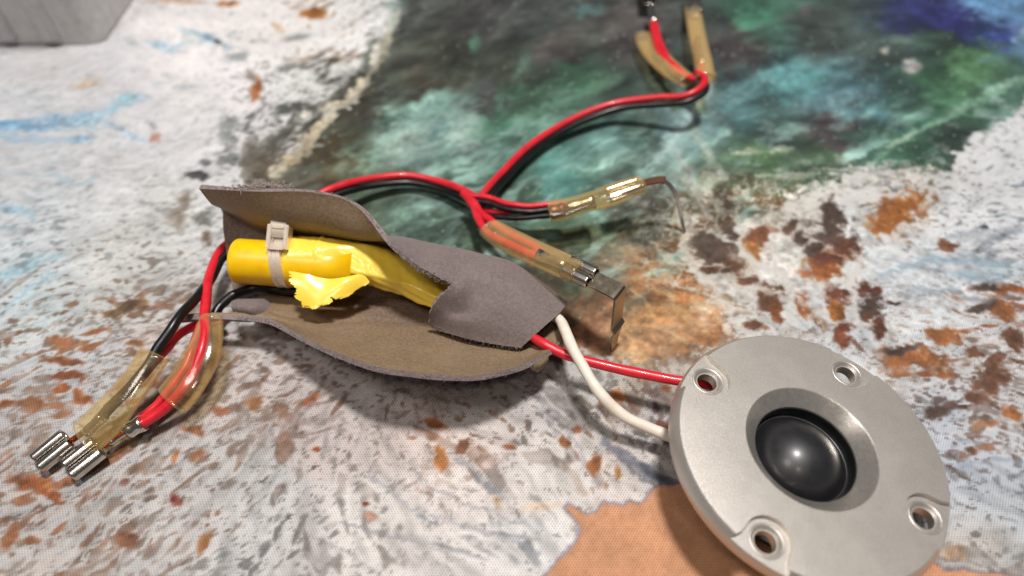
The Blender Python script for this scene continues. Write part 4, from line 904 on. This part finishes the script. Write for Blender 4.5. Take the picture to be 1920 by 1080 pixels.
def sleeve_part(name, pts, ru, rs, parent, per=6):
    """transparent flattened tube, open at both ends, with wall thickness"""
    P = path(pts, per); F = frames(P)
    o_, qo = tube_data(P, ru, 28, False, rs, F)
    th = .03
    f1 = (lambda k: (ru(k) if callable(ru) else ru)-th); f2 = (lambda k: (rs(k) if callable(rs) else rs)-th)
    i_, qi = tube_data(P, f1, 28, False, f2, F)
    b = len(o_); Q = qo+[tuple(x+b for x in q[::-1]) for q in qi]
    n = len(P)
    for j in range(28):
        k = (j+1) % 28
        Q.append((k, j, b+j, b+k)); e = (n-1)*28
        Q.append((e+j, e+k, b+e+k, b+e+j))
    return mesh(name, o_+i_, Q, M['amber'], parent)
def faston(parent, p0, p1, upv_=Vector((0, 0, 1)), width=.62, neck=.5, m=None, roll=0.):
    """receptacle p0 (mouth) -> p1 (back), with rolled edges"""
    m = m or M['tin']
    d = (p1-p0).normalized(); L = (p1-p0).length
    s = d.cross(upv_).normalized(); n = s.cross(d).normalized()
    R = Matrix.Rotation(math.radians(roll), 3, d); s = R @ s; n = R @ n
    hw = width/2; r = width*.23; th = .04
    prof = []
    # centre line of the bent strip: left roll, flat floor, right roll
    cl = []
    for k in range(9):
        a = math.radians(-20-250*(8-k)/8); a = math.radians(-90+ (270)*(1-k/8)*1.0)
        cl.append((-hw+r - r*math.sin(math.radians(270*(1-k/8))), r - r*math.cos(math.radians(270*(1-k/8)))))
    cl = cl+[(-x, y) for x, y in cl[::-1]]
    V = []; Q = []
    rings = [(0, .92), (.04, 1), (L*.5, 1), (L-.04, 1), (L, .92)]
    npf = len(cl)
    nv = []
    for k in range(npf):
        a = cl[max(k-1, 0)]; b = cl[min(k+1, npf-1)]
        tx, ty = b[0]-a[0], b[1]-a[1]; l = math.hypot(tx, ty) or 1
        nv.append((-ty/l*th/2, tx/l*th/2))
    for z, sc2 in rings:
        for k in range(npf): V.append(p0+d*z+s*(cl[k][0]+nv[k][0]*sc2)+n*(cl[k][1]+nv[k][1]*sc2))
        for k in range(npf): V.append(p0+d*z+s*(cl[k][0]-nv[k][0]*sc2)+n*(cl[k][1]-nv[k][1]*sc2))
    w2 = 2*npf
    for i in range(len(rings)-1):
        for k in range(npf-1):
            Q.append((i*w2+k, i*w2+k+1, (i+1)*w2+k+1, (i+1)*w2+k))
            Q.append((i*w2+npf+k+1, i*w2+npf+k, (i+1)*w2+npf+k, (i+1)*w2+npf+k+1))
        for k in (0, npf-1): Q.append((i*w2+k, i*w2+npf+k, (i+1)*w2+npf+k, (i+1)*w2+k))
    for i in (0, len(rings)-1):
        for k in range(npf-1): Q.append((i*w2+k, i*w2+k+1, i*w2+npf+k+1, i*w2+npf+k))
    o = mesh('receptacle', V, Q, m, parent)
    bm = bmesh.new(); bm.from_mesh(o.data); bmesh.ops.recalc_face_normals(bm, faces=bm.faces); bm.to_mesh(o.data); bm.free()
    return d, s, n
def crimp(parent, p0, p1, r0=.12, r1=.15, m=None, name='crimp_barrel'):
    P = [p0.lerp(p1, k/6) for k in range(7)]
    return tube(name, P, lambda k: (r0+(r1-r0)*k)*(1+.06*math.sin(k*9)), m or M['tin'], parent, 16)

# right, bent tab connector
c1 = thing('crimp_connector', 'amber sleeved connector on red wires gripping the bent metal tab', 'connector', at(1010, 480, 0))
sleeve_part('insulating_sleeve', [(918, 428, 1.2), (950, 448, 1.4), (990, 468, 1.6), (1030, 486, 1.8), (1068, 503, 1.95), (1086, 511, 2.0)], lambda k: .22+.03*math.sin(k*9), lambda k: .36+.05*math.sin(min(k*4, 3.1))*(k < .8)+.03*k, c1)
p_m, p_b = at(1112, 523, 2.02), at(1064, 500, 1.95)
faston(c1, p_m-Vector((0, 0, .12)), p_b-Vector((0, 0, .12)), width=.66)
crimp(c1, at(1062, 500, 1.95), at(1010, 478, 1.75), .14, .17)
rw = thing('red_wire_pair', 'two red wires side by side entering sleeve above bent tab', 'wire', at(930, 440, 0))
for (ox, oz) in ((-6, 0), (9, -.1)):
    P = path([(868, 362, .9), (888, 384-ox*.3, .95), (900+ox*.6, 408-ox*.6, 1.05+oz), (925+ox, 434-ox, 1.2+oz), (965+ox*.6, 456-ox, 1.45+oz), (1000+ox*.5, 472-ox*.9, 1.65+oz), (1015, 478, 1.72)])
    tube('wire', P, .118, M['red'], rw)
tb = thing('bent_tab', 'flat metal tab bent at a right angle, foot on cloth', 'metal tab', at(1148, 656, 0))
def ribbon(name, cl, side, hw, th, m, parent, notch=None):
    V, Q = [], []
    n = len(cl)
    for i, p in enumerate(cl):
        a = cl[max(i-1, 0)]; b = cl[min(i+1, n-1)]; t = (b-a).normalized(); nn = t.cross(side).normalized()
        h = hw(i/(n-1)) if callable(hw) else hw
        V += [p-side*h-nn*th/2, p+side*h-nn*th/2, p+side*h+nn*th/2, p-side*h+nn*th/2]
    for i in range(n-1):
        for j in range(4): Q.append((i*4+j, i*4+(j+1) % 4, (i+1)*4+(j+1) % 4, (i+1)*4+j))
    Q += [(3, 2, 1, 0), (n*4-4, n*4-3, n*4-2, n*4-1)]
    o = mesh(name, V, Q, m, parent, smooth=False)
    return o
q0, q1 = at(1075, 505, 1.98), at(1163, 549, 2.02)
dirq = (q1-q0).normalized(); sq = dirq.cross(Vector((0, 0, 1))).normalized()
foot = at(1150, 654, .02)
cl = [q0, q0.lerp(q1, .5), q1-dirq*.12, q1-dirq*.05+Vector((0, 0, -.015)), q1-dirq*.01+Vector((0, 0, -.055)), q1+Vector((0, 0, -.13))]
cl += [cl[-1].lerp(foot, k) for k in (.3, .5, .56, .62, .8, 1.)]
cl[8] += dirq*.09; cl[9] += dirq*.04
ribbon('blade', cl, sq, lambda k: .255 if k < .85 else .255-.9*(k-.85), .05, M['tab'], tb)

# right, far amber sleeve with thin strip
c2 = thing('crimp_connector', 'amber sleeved connector holding the thin bent silver strip', 'connector', at(1115, 375, 0))
sleeve_part('insulating_sleeve', [(1030, 398, 1.0), (1060, 392, 1.1), (1100, 380, 1.25), (1140, 368, 1.4), (1175, 355, 1.5), (1205, 346, 1.55)], lambda k: .22, lambda k: .37+.03*math.sin(k*12), c2)
crimp(c2, at(1060, 391, 1.1), at(1115, 376, 1.28), .17, .2)
crimp(c2, at(1032, 398, 1.0), at(1058, 392, 1.1), .2, .2, M['leg'], 'wire_collar')
faston(c2, at(1198, 350, 1.38), at(1140, 369, 1.24), width=.5)
st = thing('metal_strip', 'thin twisted silver strip arching down to touch the cloth', 'metal strip', at(1283, 438, 0))
P1 = path([(1185, 352, 1.5), (1215, 341, 1.65), (1240, 337, 1.7), (1247, 339, 1.68)], 6)
ribbon('thick_end', P1, Vector((.3, .95, 0)).normalized(), .14, .06, M['leg'], st)
P1 = path([(1244, 338, 1.68), (1258, 350, 1.45), (1270, 373, 1.05), (1277, 405, .5), (1283, 436, .02)], 6)
ribbon('thin_end', P1, Vector((.8, .5, .2)).normalized(), lambda k: .07-.03*k, .05, M['tin'], st)

# top pair
c3 = thing('crimp_connector', 'amber sleeved connector pointing straight up at the top edge', 'connector', at(1310, 90, 0))
sleeve_part('insulating_sleeve', [(1324, 148, 1.4), (1318, 115, 1.3), (1310, 80, 1.1), (1304, 50, .9), (1298, 15, .7)], .2, lambda k: .34, c3)
P = path([(1318, 160, 1.4), (1316, 125, 1.35), (1311, 92, 1.2)]); tube('wire', P, .1, M['red'], c3)
P = path([(1310, 135, 1.35), (1306, 110, 1.3), (1302, 80, 1.1)]); tube('wire', P, .09, M['copper'], c3)
crimp(c3, at(1316, 122, 1.35), at(1308, 72, 1.1), .12, .12)
faston(c3, at(1298, -12, .5), at(1303, 30, .75))
c4 = thing('crimp_connector', 'amber sleeve slid back round red wires at the top edge', 'connector', at(1240, 110, 0))
sleeve_part('insulating_sleeve', [(1290, 152, 1.1), (1265, 136, 1.0), (1238, 112, .85), (1218, 88, .7), (1206, 68, .6)], .2, lambda k: .36+.1*math.sin(k*3.1), c4)
for ox in (-5, 5):
    P = path([(1312, 146, 1.25), (1290, 144+ox*.4, 1.15), (1262, 124+ox*.5, 1.08), (1240+ox, 96, 1.0), (1230+ox*.8, 66, .95), (1226+ox*.6, 46, .85), (1222, 26, .8)]); tube('wire', P, .1, M['red'], c4)
crimp(c4, at(1226, 44, .85), at(1220, 14, .75), .17, .15)
faston(c4, at(1212, -30, .5), at(1216, 8, .6))

# left pair
P = path([(470, 440, 1.0), (440, 450, .9), (414, 470, .95), (396, 505, 1.05), (388, 545, 1.15), (384, 585, 1.2), (384, 620, 1.3), (376, 668, 1.2), (350, 720, .95), (310, 765, .65), (262, 798, .45)])
tag(tube('long_red_wire', P, .125, M['red']), 'red wire dropping from foam wrap straight down to lowest terminal', 'wire')
P = path([(475, 455, .9), (440, 468, .9), (412, 490, .95), (395, 525, 1.0), (362, 565, 1.3), (332, 600, 1.5), (305, 640, 1.4), (280, 680, 1.25), (245, 725, 1.05), (205, 765, .8), (190, 785, .7)])
tag(tube('long_black_wire', P, .125, M['black']), 'black wire crossing in front of foam tip to left connector', 'wire')
P = path([(560, 548, .5), (520, 542, .6), (478, 540, .65), (440, 552, .7), (415, 572, .65), (398, 600, .55), (380, 625, .4)])
tag(tube('short_black_wire', P, .13, M['black']), 'short black wire looping out beneath the yellow cylinder end', 'wire')
P = path([(420, 598, .5), (392, 604, .6), (362, 612, .75), (330, 632, .95), (305, 662, 1.0), (270, 700, .95), (232, 738, .8), (200, 765, .65)])
tag(tube('looping_red_wire', P, .115, M['red']), 'red wire bending beneath the foam tip into left connector', 'wire')
P = path([(388, 560, .9), (378, 600, .9), (362, 650, .95), (340, 700, .85), (300, 752, .6), (256, 792, .42)])
tag(tube('second_red_wire', P, .105, M['red']), 'second red wire running beside the first into lowest terminal', 'wire')

c5 = thing('crimp_connector', 'leftmost amber sleeved connector over one black and one red wire', 'connector', at(215, 750, 0))
sleeve_part('insulating_sleeve', [(290, 664, 1.25), (262, 706, 1.12), (232, 746, .95), (200, 784, .75), (160, 822, .5)], lambda k: .24, lambda k: .42+.05*k-.04*math.sin(k*6), c5)
crimp(c5, at(196, 778, .72), at(160, 812, .5), .14, .12)
faston(c5, at(78, 872, .12), at(134, 826, .25), width=.60)
P = path([(186, 790, .62), (170, 802, .5), (150, 815, .4), (132, 828, .32)]); tube('copper_strands', P, .07, M['copper'], c5, 8)
c6 = thing('crimp_connector', 'nearest crimped terminal with amber sleeve slid up the red wires', 'connector', at(300, 780, 0))
sleeve_part('insulating_sleeve', [(396, 596, 1.2), (388, 640, 1.15), (372, 680, 1.05), (348, 720, .9), (322, 752, .7)], lambda k: .22, lambda k: .28+.2*ss_(k, .45), c6)
crimp(c6, at(270, 792, .5), at(240, 808, .4), .2, .19)
crimp(c6, at(238, 808, .38), at(205, 832, .28), .09, .08, M['tin'], 'neck')
P = path([(240, 806, .42), (225, 816, .38), (208, 828, .32), (196, 838, .28)]); tube('copper_strands', P, .06, M['copper'], c6, 8)
faston(c6, at(137, 886, .1), at(192, 842, .2), width=.66)
